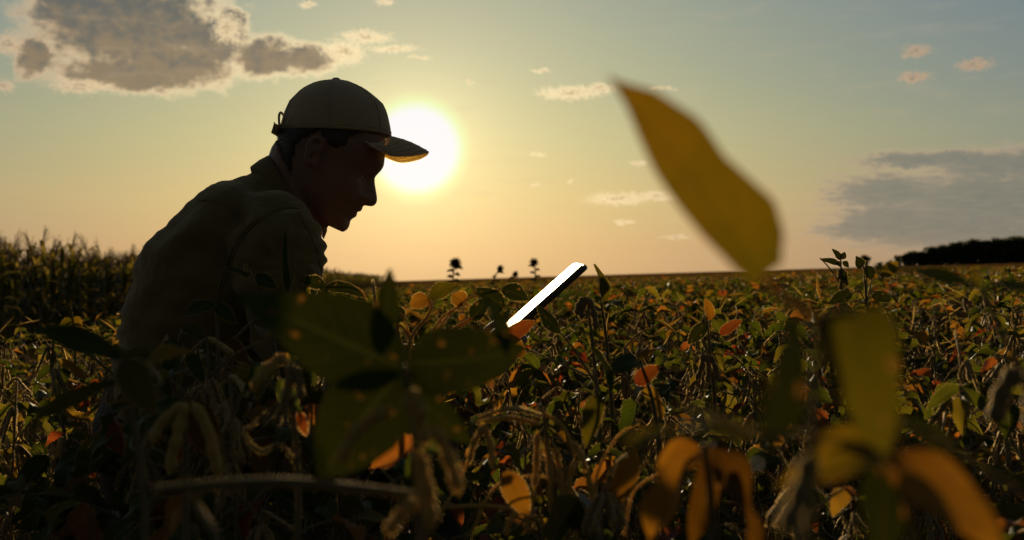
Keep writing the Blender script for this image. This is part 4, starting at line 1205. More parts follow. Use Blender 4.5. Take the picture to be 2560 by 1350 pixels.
# ------------------------------------------------------------------ wood on the right
def build_trees():
    kinds = []
    for k in range(5):
        rg = random.Random(50 + k); H = 9.0
        root = empty('tree')
        tm = MB(); tm.add(*tube([Vector((0, 0, -.5)), Vector((.1, 0, H * .3)), Vector((.15, .1, H * .7))], [.25, .18, .06], 7))
        for q in range(6):
            a = rg.uniform(0, 6.3); z0 = H * rg.uniform(.25, .5); tm.add(*tube([Vector((.1, 0, z0)), Vector((math.cos(a) * 1.2, math.sin(a) * 1.2, z0 + 1.2)), Vector((math.cos(a) * 2.2, math.sin(a) * 2.2, z0 + 3))], [.09, .06, .02], 4))
        link('trunk', tm.mesh('trunk', M['bark']), root)
        cm = MB(); blobs = []
        for q in range(15):
            a = rg.uniform(0, 6.3); z = rg.uniform(.14, .90) * H; rr = 2.7 * math.sin(math.pi * min(1, max(.12, (z / H - .02)))) ** .6 * rg.uniform(.3, 1)
            blobs.append((Vector((math.cos(a) * rr, math.sin(a) * rr, z)), rg.uniform(.9, 1.6)))
        blobs.append((Vector((0, 0, H * .55)), 2.3))
        for (c, r) in blobs:
            for _ in range(int(95 * r * r)):
                d = Vector((rg.gauss(0, 1), rg.gauss(0, 1), rg.gauss(0, 1))).normalized() * r * rg.uniform(.55, 1.08)
                p = c + d; nn = (d + Vector((rg.gauss(0, .6), rg.gauss(0, .6), rg.gauss(0, .6)))).normalized(); x, y = basis(nn); s = rg.uniform(.14, .34)
                cm.add([p - x * s, p - y * s * .7, p + x * s, p + y * s * .7], [(0, 1, 2, 3)], None, rg.random())
        link('crown', cm.mesh('crown', M['tree'], False), root); remember(root); kinds.append(root)
    rg = random.Random(4); first = [True] * 5
    def place(px, Y, top_py, label, group):
        k = rg.randrange(5); o = kinds[k] if first[k] else copy_tree(kinds[k]); first[k] = False
        x = (px - 1280) / F * Y; gz = ground_z(x, Y); H = EYE + (HZ - top_py) / F * Y - gz; s = H / 9.6
        o.location = (x, Y, gz); o.scale = (s * rg.uniform(.95, 1.25), s * 1.1, s); o.rotation_euler = (0, 0, rg.uniform(0, 6.3)); tag(o, label, 'tree', group)
    place(2164, 330, 634, 'small round tree standing alone at the left end of the wood', None)
    for px, tp in ((2200, 650), (2224, 644), (2246, 636)): place(px, 330, tp, 'low tree at the thinning left end of the dark wood', 'low trees at the left end of the wood')
    px = 2262
    while px < 2640:
        tp = interp(px, [2262, 2330, 2420, 2500, 2560, 2640], [634, 616, 604, 595, 588, 580]) + rg.uniform(-9, 10)
        place(px, 320 - (px - 2262) * .12, tp, 'dark tree in the wood on the right horizon', 'trees of the wood on the right horizon'); 
        place(px + 6, 340 - (px - 2262) * .12, tp + 2, 'dark tree in the wood on the right horizon', 'trees of the wood on the right horizon')
        px += rg.uniform(11, 20)
build_trees()

# ------------------------------------------------------------------ plants that stand out one by one
NEAR = .535
def hleaf(root, base, tip, W, nrm, mat, Yb, Yt=None, bulge=.08, fold=.2, wave=.03, prof=soy_profile, skew=0.0, twist=0.0, nu=8, nv=16, seed=1, name='leaf'):
    Yt = Yb if Yt is None else Yt
    if Yb < NEAR: Yb *= .8; Yt *= .8; W *= .8
    a, c = P(*base, Yb), P(*tip, Yt); L = (c - a).length
    V, Fc, UV = leaf_geo(L, W, nu, nv, fold, bulge, wave, seed, prof, skew, twist)
    # a leaf has thickness: second face 0.3 mm below
    n0 = len(V); V2 = [v - Vector((0, 0, .0003)) for v in V]
    me = MB().add(V, Fc, UV).add(*edge_fuzz(V, nu, nv, .0006, 9 if Yb > .7 else 0, .00006, seed), mi=1).mesh(name, M[mat])
    o = link(name, me, root, Matrix.Translation(-root.location) @ frame(a, c - a, nrm))
    return o
def hstem(root, pix, rad, name='stem', mat='stem', sides=8):
    """pix: (px, py, Y) points"""
    if pix[0][2] < NEAR: pix = [(a, b_ if i or b_ < 2700 else ground_px(a, c * .8), c * .8) for i, (a, b_, c) in enumerate(pix)]; rad = [r * .85 for r in rad]
    pts = spline([P(*q) - root.location for q in pix], 6); n = len(pts)
    rr = np.interp(np.linspace(0, 1, n), np.linspace(0, 1, len(rad)), rad)
    g = tube(pts, list(rr), sides); ln = sum((b_ - a).length for a, b_ in zip(pts, pts[1:]))
    return link(name, MB().add(*g).add(*fuzz(g[0], g[1], int(min(9000, ln * 26000)), .0007 if pix[0][2] > .7 else .0003, .00004, 3, 1.0), mi=1).mesh(name, M[mat]), root)
def hpod(root, a, c, r=.0052, beans=3, bend=.15, mat='pod', name='pod'):
    """pod from pixel point a to c, each (px, py, Y)"""
    if a[2] < NEAR: a = (a[0], a[1], a[2] * .8); c = (c[0], c[1], c[2] * .8)
    A, B_ = P(*a), P(*c); L = (B_ - A).length
    V, Fc, UV = pod_geo(L, r * .84, beans, bend * 1.5, 10, 22)
    q = Vector((0, 0, -1)).rotation_difference((B_ - A).normalized()).to_matrix().to_4x4(); q.translation = A - root.location
    return link(name, MB().add(V, Fc, UV).add(*fuzz(V, Fc, int(1500 * min(1, L / .05)), .0008, .00006, 5, .9), mi=1).mesh(name, M[mat]), root, q)
def hroot(px, Y, label, group=None):
    if Y < NEAR: Y *= .8
    x = (px - 1280) / F * Y
    return tag(empty('soybean_plant', (x, Y, ground_z(x, Y))), label, 'soybean plant', group)
def ground_px(px, Y):
    x = (px - 1280) / F * Y
    return HZ + (EYE - ground_z(x, Y)) / Y * F

U = Vector((0, -1, .25))            # facing the camera
prof_long = lambda v: interp(v, [0, .05, .12, .22, .35, .50, .65, .80, .90, 1], [.46, .74, .92, 1.0, .90, .77, .69, .48, .27, .0])
prof_yellow = lambda v: (interp(v, [0, .06, .26, .41, .585, .72, .85, 1], [.2, .42, .59, .59, .53, .37, .15, 0]), interp(v, [0, .084, .21, .35, .47, .64, .84, 1], [.5, 1.02, 1.31, 1.11, .93, .99, .67, 0]))
prof_oval = lambda v: interp(v, [0, .05, .15, .3, .5, .7, .85, .95, 1], [.1, .42, .78, .98, .98, .78, .5, .22, .02])

# A: big yellow leaf against the sky, with its two side leaflets
A = hroot(2040, .46, 'nearest plant on the right, its big yellow leaf rising blurred against the sky')
hstem(A, [(2010, ground_px(2010, .46), .46), (2035, 2600, .46), (2020, 1500, .46), (2035, 1100, .46), (2048, 800, .46)], [.0035, .003, .0022, .0020, .0020])
hstem(A, [(2048, 800, .46), (1985, 762, .46), (1940, 722, .45), (1905, 692, .45)], [.0024, .0020, .0018, .0018], 'petiole', 'pod_gold')
hleaf(A, (1905, 694), (1518, 190), .0345, Vector((.1, -1, .05)), 'leaf_yellow', .45, .455, bulge=.03, fold=.12, wave=.02, prof=prof_yellow, seed=3, nu=10, nv=26)
hleaf(A, (2135, 778), (2215, 1135), .0300, Vector((-.15, -1, .2)), 'leaf_olive', .455, .43, bulge=.08, fold=.05, prof=lambda v: interp(v, [0, .05, .2, .45, .7, .88, 1], [.55, .90, 1.0, .88, .66, .42, .02]), skew=.03, seed=4)
hstem(A, [(2048, 800, .46), (2090, 782, .458), (2135, 780, .456)], [.0014, .0012, .0012], 'petiole')
hleaf(A, (1985, 800), (1893, 1160), .030, Vector((.9, -.75, .1)), 'leaf_green', .455, .44, bulge=.05, fold=.15, prof=prof_oval, seed=5)
hstem(A, [(2035, 1090, .46), (1900, 1085, .44), (1780, 1040, .43), (1700, 1020, .42)], [.0016, .0014, .0013, .0012], 'petiole')
hleaf(A, (1900, 1085), (1555, 1110), .018, Vector((.1, -.5, 1)), 'leaf_olive', .47, .52, bulge=.06, seed=6)
hpod(A, (2030, 1130, .46), (1950, 1330, .45), .0048, 3, .1, 'stem')

# B: dark plant in the middle, three big leaflets joined at one point
B = hroot(1045, .62, 'dark blurred plant in the middle foreground, three broad leaflets joined at one point')
hstem(B, [(1090, ground_px(1090, .62), .62), (1080, 2400, .62), (1060, 1500, .62), (1050, 1250, .62), (1030, 1020, .62), (1010, 915, .62)], [.0034, .003, .0026, .0024, .0021, .0018])
hleaf(B, (1008, 922), (592, 738), .052, Vector((.15, -1, .45)), 'leaf_green', .62, .60, bulge=.10, fold=.12, prof=lambda v: interp(v, [0, .05, .15, .3, .5, .7, .85, 1], [.12, .5, .86, 1.0, .86, .58, .34, .02]), skew=-.03, seed=7)
hleaf(B, (1003, 935), (802, 1192), .048, Vector((.1, -1, .05)), 'leaf_green', .62, .60, bulge=.06, fold=.08, prof=prof_oval, skew=.03, seed=8)
hleaf(B, (1022, 905), (1315, 872), .040, Vector((-.1, -1, .35)), 'leaf_green', .62, .60, bulge=.05, fold=.06, prof=lambda v: interp(v, [0, .05, .15, .32, .55, .75, .9, 1], [.1, .45, .85, 1.0, .9, .66, .36, .02]), skew=.05, seed=9)
hleaf(B, (1262, 880), (1190, 728), .018, Vector((.9, -.7, .1)), 'leaf_green', .61, .62, bulge=.12, seed=10)
hleaf(B, (955, 850), (975, 672), .020, Vector((.3, -1, .1)), 'leaf_green', .66, .66, bulge=.05, fold=.3, seed=11)
hstem(B, [(1050, 1240, .62), (900, 1222, .60), (700, 1205, .57), (500, 1215, .55), (385, 1225, .55)], [.0026, .0027, .0028, .0027, .0024], 'branch', 'stem')
hleaf(B, (1018, 960), (1180, 1110), .026, Vector((-.3, -1, .2)), 'leaf_green', .63, .62, bulge=.10, seed=12)
for (a, c, bn) in (((985, 1020), (868, 1178), -.35), ((1010, 985), (1062, 1120), .1), ((1020, 975), (1050, 1050), .2), ((1080, 1060), (1140, 1240), .12), ((1040, 1120), (1072, 1330), .1), ((1050, 1250), (975, 1345), -.2)):
    hpod(B, (*a, .60), (*c, .59), .0050, 3, bn, 'pod_gold')
hstem(B, [(500, 1215, .55), (490, 1260, .55), (545, 1350, .54), (560, 1480, .54)], [.0022, .0020, .0018, .0014], 'branch')

# C: blurred orange leaves low on the right
C_ = hroot(2240, .50, 'blurred plant low on the right with orange leaves spread like wings')
hstem(C_, [(2260, ground_px(2260, .5), .50), (2270, 2300, .5), (2290, 1400, .5), (2215, 1140, .5)], [.003, .0028, .0022, .0018])
hleaf(C_, (2200, 1132), (1935, 1222), .024, Vector((-.1, -.8, .8)), 'leaf_yellow', .5, .49, bulge=.06, fold=.35, seed=13)
hleaf(C_, (2225, 1130), (2500, 1372), .030, Vector((.3, -1, .35)), 'leaf_orange', .5, .46, bulge=.04, fold=.15, prof=prof_oval, seed=14)
hleaf(C_, (2215, 1135), (2190, 1420), .030, Vector((0, -1, .2)), 'leaf_green', .52, .5, bulge=.08, seed=15)
hleaf(C_, (2210, 1120), (2010, 1100), .020, Vector((.1, -.6, .9)), 'leaf_yellow', .52, .52, bulge=.08, seed=16)
hstem(C_, [(2560, 1240, .52), (2400, 1130, .52), (2260, 1055, .52), (2180, 1000, .53)], [.0014, .0013, .0013, .001], 'petiole')
hleaf(C_, (2390, 1130), (2235, 1040), .016, Vector((-.3, -.8, .5)), 'leaf_green', .56, .56, bulge=.05, seed=17)

# D: plant at the left
D = hroot(330, .78, 'blurred plant at the left edge with a long dark leaf pointing left')
hstem(D, [(350, ground_px(350, .78), .78), (350, 2000, .78), (360, 1300, .78), (325, 1000, .78), (300, 900, .78)], [.0035, .003, .0022, .002, .0016])
hleaf(D, (300, 892), (75, 822), .026, Vector((.1, -.9, .7)), 'leaf_green', .78, .76, bulge=.08, seed=18)
hleaf(D, (330, 905), (300, 1010), .0, Vector((0, -1, 0)), 'leaf_green', .78) if False else None
hleaf(D, (312, 900), (385, 1040), .030, Vector((.2, -1, .3)), 'leaf_olive', .78, .76, bulge=.08, seed=19)
hleaf(D, (368, 905), (478, 882), .017, Vector((.1, -.8, .7)), 'leaf_yellow', .80, .80, bulge=.16, seed=20)
hleaf(D, (285, 955), (55, 1075), .018, Vector((.2, -.8, .6)), 'leaf_olive', .78, .74, bulge=.10, seed=21)
hstem(D, [(330, 1010, .78), (400, 960, .78), (368, 905, .80)], [.0015, .0013, .0012], 'petiole')
hstem(D, [(320, 960, .78), (300, 950, .78), (285, 955, .78)], [.0014, .0012, .0012], 'petiole')

# E: pod cluster with a red leaf, left of the middle
E = hroot(460, .88, 'plant with a cluster of golden pods and a small red leaf, left foreground')
hstem(E, [(470, ground_px(470, .88), .88), (470, 1900, .88), (465, 1300, .88), (462, 1010, .88)], [.0035, .003, .0026, .002])
for (a, c, bn) in (((470, 1008), (395, 1120), -.35), ((468, 1005), (452, 1125), -.2), ((480, 1004), (520, 1160), .22), ((486, 1008), (528, 1200), .2), ((455, 1020), (365, 1180), -.3), ((462, 1030), (430, 1190), -.1)):
    hpod(E, (*a, .87), (*c, .86), .0055, 3, bn, 'pod_gold' if a[0] > 460 else 'pod')
hleaf(E, (470, 1085), (425, 1165), .020, Vector((0, -1, .2)), 'leaf_red', .90, .90, seed=22)
hleaf(E, (480, 1000), (540, 1150), .036, Vector((.2, -1, 0)), 'leaf_brown', .92, .92, seed=23)
hleaf(E, (460, 1010), (350, 1040), .026, Vector((0, -.6, 1)), 'leaf_green', .90, .90, seed=24)

# F: pods hanging left of the dark leaflets
G = hroot(700, .95, 'plant with pale pods clutched in a bunch behind the dark leaflets, left of the middle')
hstem(G, [(730, ground_px(730, .95), .95), (735, 1700, .95), (745, 1200, .95), (715, 890, .95)], [.0035, .003, .0026, .0018])
for (a, c, bn) in (((720, 885), (640, 985), -.3), ((722, 890), (650, 960), -.2), ((730, 905), (702, 1010), .1), ((738, 915), (748, 1000), .1), ((740, 930), (715, 1035), -.2), ((745, 990), (700, 1075), -.35)):
    hpod(G, (*a, .94), (*c, .93), .0050, 3, bn, 'pod_gold' if c[1] < 990 else 'pod')
hstem(G, [(745, 1170, .95), (700, 1110, .94), (655, 1130, .94), (612, 1085, .94), (640, 1055, .94), (690, 1010, .94)], [.0018, .0016, .0018, .0016, .0015, .0013], 'petiole', 'stem')
hleaf(G, (748, 1030), (766, 1090), .013, Vector((.1, -1, 0)), 'leaf_red', .97, .97, seed=25)
hleaf(G, (700, 900), (640, 1000), .020, Vector((-.3, -.8, .5)), 'leaf_olive', .96, .96, seed=26)

# G: slim pods in the lower middle
H_ = hroot(1400, 1.08, 'plant with slim golden pods hanging in a row, lower middle foreground')
hstem(H_, [(1400, ground_px(1400, 1.08), 1.08), (1395, 1700, 1.08), (1385, 1250, 1.08), (1360, 1050, 1.08), (1350, 1010, 1.08)], [.0035, .003, .0024, .002, .0015])
for (a, c, bn) in (((1343, 1075), (1332, 1225), .05), ((1362, 1078), (1372, 1290), .06), ((1385, 1110), (1396, 1270), .12), ((1436, 1150), (1418, 1280), -.08), ((1455, 1150), (1475, 1290), .16), ((1338, 1220), (1325, 1330), -.1)):
    hpod(H_, (*a, 1.08), (*c, 1.07), .0042, 3, bn, 'pod_gold')
hstem(H_, [(1350, 1060, 1.08), (1270, 1045, 1.08), (1190, 1058, 1.08)], [.0020, .0026, .0022], 'branch', 'pod_gold')
hstem(H_, [(1355, 1040, 1.08), (1280, 1020, .96), (1195, 1045, .96)], [.0018, .0022, .0018], 'branch', 'pod_gold')
hstem(H_, [(1355, 1030, 1.08), (1400, 1060, 1.08), (1425, 1100, 1.08), (1440, 1150, 1.08)], [.0018, .0018, .0016, .0014], 'branch', 'pod_gold')
hleaf(H_, (1495, 985), (1465, 1120), .027, Vector((-.2, -1, .1)), 'leaf_olive', 1.08, 1.06, fold=.3, seed=27)
hstem(H_, [(1385, 1230, 1.08), (1440, 1150, 1.08), (1480, 1060, 1.08), (1495, 985, 1.08), (1480, 920, 1.08)], [.0018, .0017, .0015, .0014, .0012], 'petiole')
hleaf(H_, (1262, 1180), (1320, 1290), .030, Vector((.1, -1, .2)), 'leaf_orange', 1.0, 1.0, seed=28)
hleaf(H_, (1530, 1250), (1590, 1118), .038, Vector((0, -1, .3)), 'leaf_orange', 1.05, 1.05, seed=29, bulge=.12)
hstem(H_, [(1390, 1420, 1.08), (1450, 1330, 1.07), (1530, 1250, 1.06), (1620, 1150, 1.06)], [.0026, .0025, .0022, .0015], 'branch', 'pod_gold')
hstem(H_, [(1385, 1330, 1.08), (1300, 1280, 1.07), (1200, 1265, 1.06), (1110, 1270, 1.06)], [.0020, .0022, .0020, .0016], 'branch', 'pod_gold')

for (a, c, bn) in (((1425, 1100), (1452, 1185), .3), ((1400, 1240), (1432, 1350), .3), ((1300, 1275), (1272, 1345), -.3), ((1215, 1060), (1180, 1165), -.2), ((1205, 1055), (1222, 1170), .2), ((1560, 1205), (1545, 1300), .2)):
    hpod(H_, (*a, 1.06), (*c, 1.05), .0040, 3, bn, 'pod_gold')
for pts in (((1180, 1330), (1240, 1215), (1335, 1190), (1420, 1210)), ((1500, 1350), (1490, 1200), (1545, 1090), (1600, 1060)), ((1090, 1300), (1150, 1200), (1200, 1060)), ((1560, 1340), (1585, 1230), (1660, 1180), (1700, 1190))):
    hstem(H_, [(a, b_, 1.06) for a, b_ in pts], [.0014, .0013, .0011, .0009], 'petiole', 'pod_gold')
# H: folded orange leaves right of the middle
I_ = hroot(1740, .62, 'blurred plant with folded dry orange leaves drooping, right of the middle foreground')
hstem(I_, [(1800, ground_px(1800, .62), .62), (1790, 1900, .62), (1780, 1300, .62), (1760, 1110, .62)], [.0035, .003, .0024, .0018])
hleaf(I_, (1745, 1130), (1625, 1370), .030, Vector((-.9, -.8, .2)), 'leaf_orange', .62, .60, bulge=.05, fold=.7, wave=.08, seed=31)
hleaf(I_, (1775, 1112), (1890, 1365), .026, Vector((.6, -.9, .1)), 'leaf_brown', .62, .60, bulge=.04, fold=.6, wave=.09, seed=32)
hleaf(I_, (1750, 1120), (1640, 1180), .026, Vector((0, -.9, .5)), 'leaf_orange', .66, .66, bulge=.14, fold=.4, seed=33)
hleaf(I_, (1780, 1120), (1725, 1370), .022, Vector((.1, -1, .1)), 'leaf_brown', .66, .66, bulge=.08, fold=.3, seed=34)

# I: far right, dark pods close to the lens and a leaf reaching in
J = hroot(2530, .62, 'blurred plant at the right edge with two fat dark pods and a long stem')
hstem(J, [(2620, ground_px(2620, .62), .62), (2625, 2000, .62), (2610, 1200, .62), (2560, 960, .62), (2500, 820, .62), (2455, 720, .62)], [.0035, .003, .0026, .0020, .0016, .0014])
hpod(J, (2552, 915, .60), (2502, 1072, .60), .0068, 3, -.25, 'pod'); hpod(J, (2570, 925, .60), (2572, 1090, .60), .0068, 3, .1, 'pod')
hleaf(J, (2440, 715), (2185, 668), .018, Vector((0, -.55, 1)), 'leaf_green', .66, .70, bulge=.03, seed=35)
hleaf(J, (2445, 720), (2425, 680), .012, Vector((.5, -1, .1)), 'leaf_olive', .66, .66, seed=36)
hleaf(J, (2455, 725), (2620, 740), .020, Vector((.1, -.5, 1)), 'leaf_green', .66, .64, bulge=.1, seed=37)

# sharp sprigs poking above the canopy
K1 = hroot(1508, 1.75, 'plant with one upright leaf standing against the sky just right of the tablet')
hstem(K1, [(1530, ground_px(1530, 1.75), 1.75), (1535, 1200, 1.75), (1520, 900, 1.75), (1505, 770, 1.75), (1500, 755, 1.75)], [.0045, .004, .003, .0018, .0013])
hleaf(K1, (1512, 765), (1486, 660), .030, Vector((.7, -.8, .1)), 'leaf_olive', 1.75, 1.74, bulge=.10, fold=.3, seed=40)
hleaf(K1, (1512, 760), (1560, 770), .030, Vector((.2, -.7, .8)), 'leaf_green', 1.75, 1.7, bulge=.10, seed=41)
hleaf(K1, (1500, 770), (1440, 795), .030, Vector((.2, -.7, .8)), 'leaf_green', 1.75, 1.7, bulge=.10, seed=42)
K2 = hroot(1475, 1.5, 'plant with a pair of dark upright pods in front of the tablet\'s right side')
hstem(K2, [(1500, ground_px(1500, 1.5), 1.5), (1500, 1200, 1.5), (1490, 950, 1.5), (1468, 745, 1.5)], [.0045, .004, .003, .0015])
for (a, c, bn) in (((1465, 740), (1456, 800), -.1), ((1470, 742), (1485, 830), .15), ((1462, 742), (1445, 790), -.2)): hpod(K2, (*a, 1.5), (*c, 1.5), .0062, 3, bn)
hleaf(K2, (1402, 832), (1345, 765), .026, Vector((-.8, -.8, .3)), 'leaf_green', 1.5, 1.55, bulge=.04, fold=.4, seed=43)
hstem(K2, [(1490, 960, 1.5), (1440, 880, 1.5), (1402, 832, 1.5)], [.002, .0017, .0015], 'petiole')
hleaf(K2, (1262, 850), (1338, 802), .032, Vector((-.1, -1, .3)), 'leaf_red', 1.62, 1.62, bulge=.08, seed=44)
hstem(K2, [(1470, 940, 1.5), (1380, 900, 1.55), (1262, 850, 1.62)], [.002, .0016, .0013], 'petiole')
hleaf(K2, (1310, 890), (1240, 830), .036, Vector((-.1, -1, .4)), 'leaf_orange', 1.6, 1.6, bulge=.08, seed=45)
K3 = hroot(2100, 2.6, 'plant whose leafy tip pokes highest above the field on the right horizon')
hstem(K3, [(2130, ground_px(2130, 2.6), 2.6), (2120, 1000, 2.6), (2105, 740, 2.6), (2102, 640, 2.6)], [.0045, .004, .003, .0015])
for q, (b0, t0) in enumerate((((2102, 650), (2080, 622)), ((2104, 648), (2112, 630)), ((2106, 655), (2122, 668)), ((2098, 660), (2050, 648)), ((2104, 670), (2112, 720)), ((2103, 665), (2088, 655)))):
    hleaf(K3, b0, t0, .020, Vector((random.uniform(-.5, .5), -1, .2)), 'leaf_green', 2.6, 2.6, seed=50 + q, nu=4, nv=7, fold=.4)
for (a, c) in (((2100, 672), (2092, 700)), ((2104, 690), (2096, 722)), ((2108, 690), (2116, 715))): hpod(K3, (*a, 2.6), (*c, 2.6), .006, 3, .2)
hstem(K3, [(2108, 720, 2.6), (2075, 672, 2.6), (2050, 645, 2.6)], [.0018, .0016, .0014], 'petiole')
K4 = hroot(2165, 2.3, 'plant with arching stalks and a yellow leaf near the small lone tree')
hstem(K4, [(2180, ground_px(2180, 2.3), 2.3), (2175, 1000, 2.3), (2168, 780, 2.3), (2163, 730, 2.3)], [.0045, .004, .003, .0018])
for q, (b0, t0, mt) in enumerate((((2150, 672), (2140, 640), 'leaf_green'), ((2165, 665), (2178, 700), 'leaf_green'), ((2205, 690), (2245, 655), 'leaf_yellow'), ((2130, 735), (2070, 760), 'leaf_green'), ((2180, 740), (2230, 750), 'leaf_green'), ((2100, 760), (2130, 800), 'leaf_green'))):
    hleaf(K4, b0, t0, .036, Vector((random.uniform(-.5, .5), -1, .5)), mt, 2.3, 2.3, seed=60 + q, nu=4, nv=7)
    hstem(K4, [(2166, 760, 2.3), ((b0[0] + 2166) / 2, b0[1] - 8, 2.3), (*b0, 2.3)], [.0018, .0015, .0013], 'petiole')
K5 = hroot(1885, 2.0, 'plant with arching bare stalks and small curled pods, right of the big yellow leaf')
hstem(K5, [(1800, ground_px(1800, 2.0), 2.0), (1790, 1100, 2.0), (1775, 880, 2.0), (1765, 790, 2.0)], [.0045, .004, .003, .0018])
hleaf(K5, (1775, 800), (1762, 745), .026, Vector((.3, -1, .1)), 'leaf_orange', 2.0, 2.0, seed=70, fold=.5)
hleaf(K5, (1800, 835), (1855, 800), .026, Vector((.1, -1, .5)), 'leaf_red', 2.0, 2.0, seed=71)
hleaf(K5, (1765, 810), (1720, 860), .034, Vector((.1, -1, .5)), 'leaf_green', 2.0, 2.0, seed=72)
for (a, c) in (((1758, 880), (1735, 950)), ((1765, 885), (1762, 960)), ((1772, 885), (1788, 955))): hpod(K5, (*a, 1.9), (*c, 1.9), .0065, 3, .2)
K6 = hroot(1620, 1.35, 'plant with a red brown curled leaf and long stalk, right of and below the tablet')
hstem(K6, [(1650, ground_px(1650, 1.35), 1.35), (1650, 1300, 1.35), (1640, 1050, 1.35), (1600, 900, 1.35)], [.0045, .004, .003, .0016])
hleaf(K6, (1590, 960), (1650, 915), .028, Vector((-.2, -1, .5)), 'leaf_red', 1.35, 1.35, bulge=.1, seed=73)
hleaf(K6, (1600, 905), (1520, 930), .036, Vector((.2, -.7, .8)), 'leaf_green', 1.35, 1.3, seed=74)
hleaf(K6, (1480, 870), (1530, 985), .020, Vector((.8, -.8, .2)), 'leaf_green', 1.3, 1.28, fold=.5, seed=75)
hleaf(K6, (1605, 900), (1670, 870), .034, Vector((.2, -.7, .8)), 'leaf_olive', 1.35, 1.3, seed=76)

# leaves in front of the man's arm, rim lit
K7 = hroot(820, 1.55, 'plant with rim lit arching leaf and stalk beside the man\'s elbow')
hstem(K7, [(860, ground_px(860, 1.55), 1.55), (850, 1200, 1.55), (830, 900, 1.55), (822, 760, 1.55), (816, 715, 1.55)], [.0045, .004, .003, .0016, .0013])
hstem(K7, [(816, 717, 1.55), (860, 716, 1.55), (900, 725, 1.55), (918, 752, 1.55)], [.0011, .0011, .0010, .0009], 'petiole', 'pod_gold')
hleaf(K7, (816, 716), (912, 742), .024, Vector((-.1, -.9, .5)), 'leaf_green', 1.55, 1.55, bulge=.22, fold=.1, seed=80)
hleaf(K7, (812, 712), (750, 700), .026, Vector((0, -1, .3)), 'leaf_green', 1.55, 1.55, seed=81)
hleaf(K7, (768, 745), (764, 694), .012, Vector((.2, -1, .1)), 'leaf_olive', 1.55, 1.55, seed=82)
hleaf(K7, (812, 716), (790, 770), .018, Vector((.2, -1, .1)), 'leaf_green', 1.55, 1.55, seed=83)
K8 = hroot(700, 1.5, 'plant with a thin upright leaf and dried sprig in front of the man\'s sleeve')
hstem(K8, [(700, ground_px(700, 1.5), 1.5), (700, 1200, 1.5), (690, 900, 1.5), (640, 720, 1.5), (612, 660, 1.5)], [.0045, .004, .003, .0014, .0010])
hstem(K8, [(700, 760, 1.5), (722, 735, 1.5), (735, 690, 1.5)], [.0014, .0012, .0010], 'petiole')
hleaf(K8, (722, 735), (714, 580), .013, Vector((.5, -1, .1)), 'leaf_green', 1.5, 1.5, bulge=-.13, seed=84)
for q in range(14): 
    rr = random.Random(q); a = (612 + rr.uniform(-6, 22), 660 + rr.uniform(0, 40)); hpod(K8, (*a, 1.5), (a[0] + rr.uniform(-10, 10), a[1] - rr.uniform(4, 14), 1.5), .0014, 2, .2, 'stem')
hleaf(K8, (640, 690), (690, 720), .026, Vector((0, -1, .4)), 'leaf_green', 1.5, 1.5, seed=85)
hleaf(K8, (625, 690), (560, 672), .016, Vector((0, -.7, .8)), 'leaf_green', 1.5, 1.5, seed=86)
K9 = hroot(540, 1.35, 'plant with two dark green leaflets in front of the man\'s lower back')
hstem(K9, [(560, ground_px(560, 1.35), 1.35), (560, 1300, 1.35), (550, 1000, 1.35), (540, 762, 1.35)], [.0045, .004, .003, .0014])
hleaf(K9, (536, 762), (462, 792), .026, Vector((0, -.8, .6)), 'leaf_green', 1.35, 1.35, bulge=.16, seed=87)
hleaf(K9, (538, 762), (590, 808), .024, Vector((.1, -1, .4)), 'leaf_green', 1.35, 1.35, bulge=.1, seed=88)
hleaf(K9, (560, 850), (620, 905), .030, Vector((0, -1, .3)), 'leaf_brown', 1.35, 1.35, seed=89)
hleaf(K9, (470, 880), (510, 960), .022, Vector((.4, -1, .3)), 'leaf_green', 1.2, 1.2, seed=90)
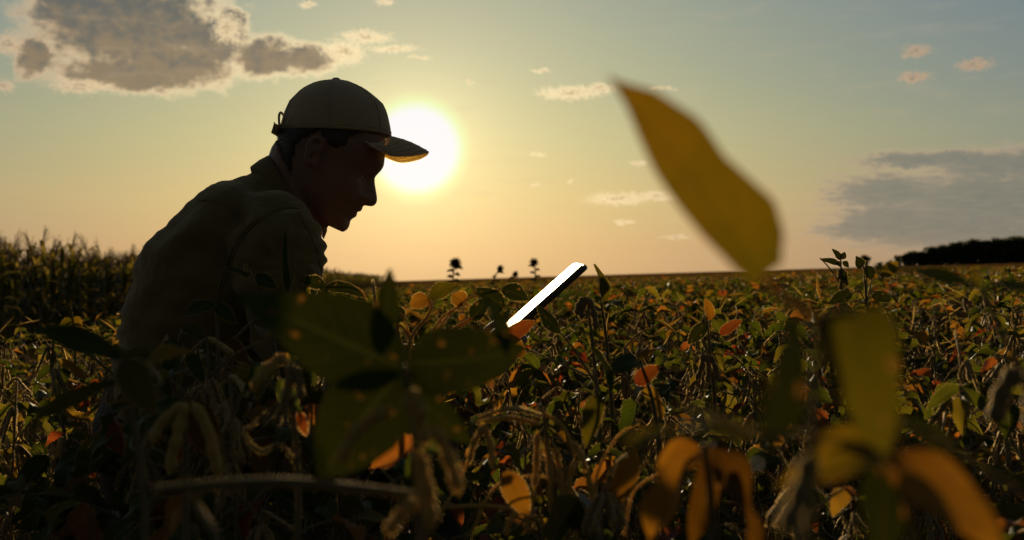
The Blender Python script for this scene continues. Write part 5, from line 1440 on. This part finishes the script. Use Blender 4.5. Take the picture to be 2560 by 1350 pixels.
K10 = hroot(182, 3.0, 'plant with a curled dry tip standing above its neighbours at the left')
hstem(K10, [(190, ground_px(190, 3.0), 3.0), (188, 900, 3.0), (180, 790, 3.0), (176, 765, 3.0), (186, 757, 3.0), (192, 772, 3.0)], [.0045, .004, .003, .0022, .0018, .0014])
for q, (b0, t0) in enumerate((((180, 800), (150, 815)), ((182, 795), (205, 815)), ((181, 805), (170, 840)), ((182, 810), (215, 840)))): hleaf(K10, b0, t0, .034, Vector((0, -1, .5)), 'leaf_yellow' if q % 2 else 'leaf_olive', 3.0, 3.0, seed=95 + q, nu=4, nv=7)
K11 = hroot(1040, 1.5, 'plant with forked pale stalks and curled buds just right of the man\'s arms')
hstem(K11, [(1020, ground_px(1020, 1.5), 1.5), (1015, 1200, 1.5), (1012, 860, 1.5)], [.0045, .004, .003], mat='pod_gold')
hstem(K11, [(1015, 900, 1.5), (995, 830, 1.5), (998, 785, 1.5), (1015, 800, 1.5)], [.0032, .0026, .0022, .0018], 'branch', 'pod_gold')
hstem(K11, [(1015, 900, 1.5), (1030, 840, 1.5), (1065, 795, 1.5), (1078, 768, 1.5), (1070, 745, 1.5)], [.0032, .0026, .0022, .0018, .0014], 'branch', 'pod_gold')
hstem(K11, [(1026, 850, 1.5), (1008, 820, 1.5), (985, 805, 1.5)], [.0022, .0022, .0018], 'branch', 'pod_gold')
for q, (b0, t0, mt) in enumerate((((1070, 748), (1025, 765), 'leaf_orange'), ((1072, 746), (1148, 712), 'leaf_olive'), ((1260, 770), (1190, 720), 'leaf_green'), ((1160, 760), (1130, 735), 'leaf_orange'), ((1180, 800), (1225, 745), 'leaf_green'), ((1010, 800), (960, 770), 'leaf_green'), ((1255, 722), (1322, 750), 'leaf_green'))):
    hleaf(K11, b0, t0, .034, Vector((random.uniform(-.4, .4), -1, .6)), mt, 1.5, 1.5, seed=110 + q)
    if q > 1: hstem(K11, [(1040, 900, 1.5), ((b0[0] + 1040) / 2, b0[1] + 40, 1.5), (*b0, 1.5)], [.0018, .0015, .0013], 'petiole', 'pod_gold')
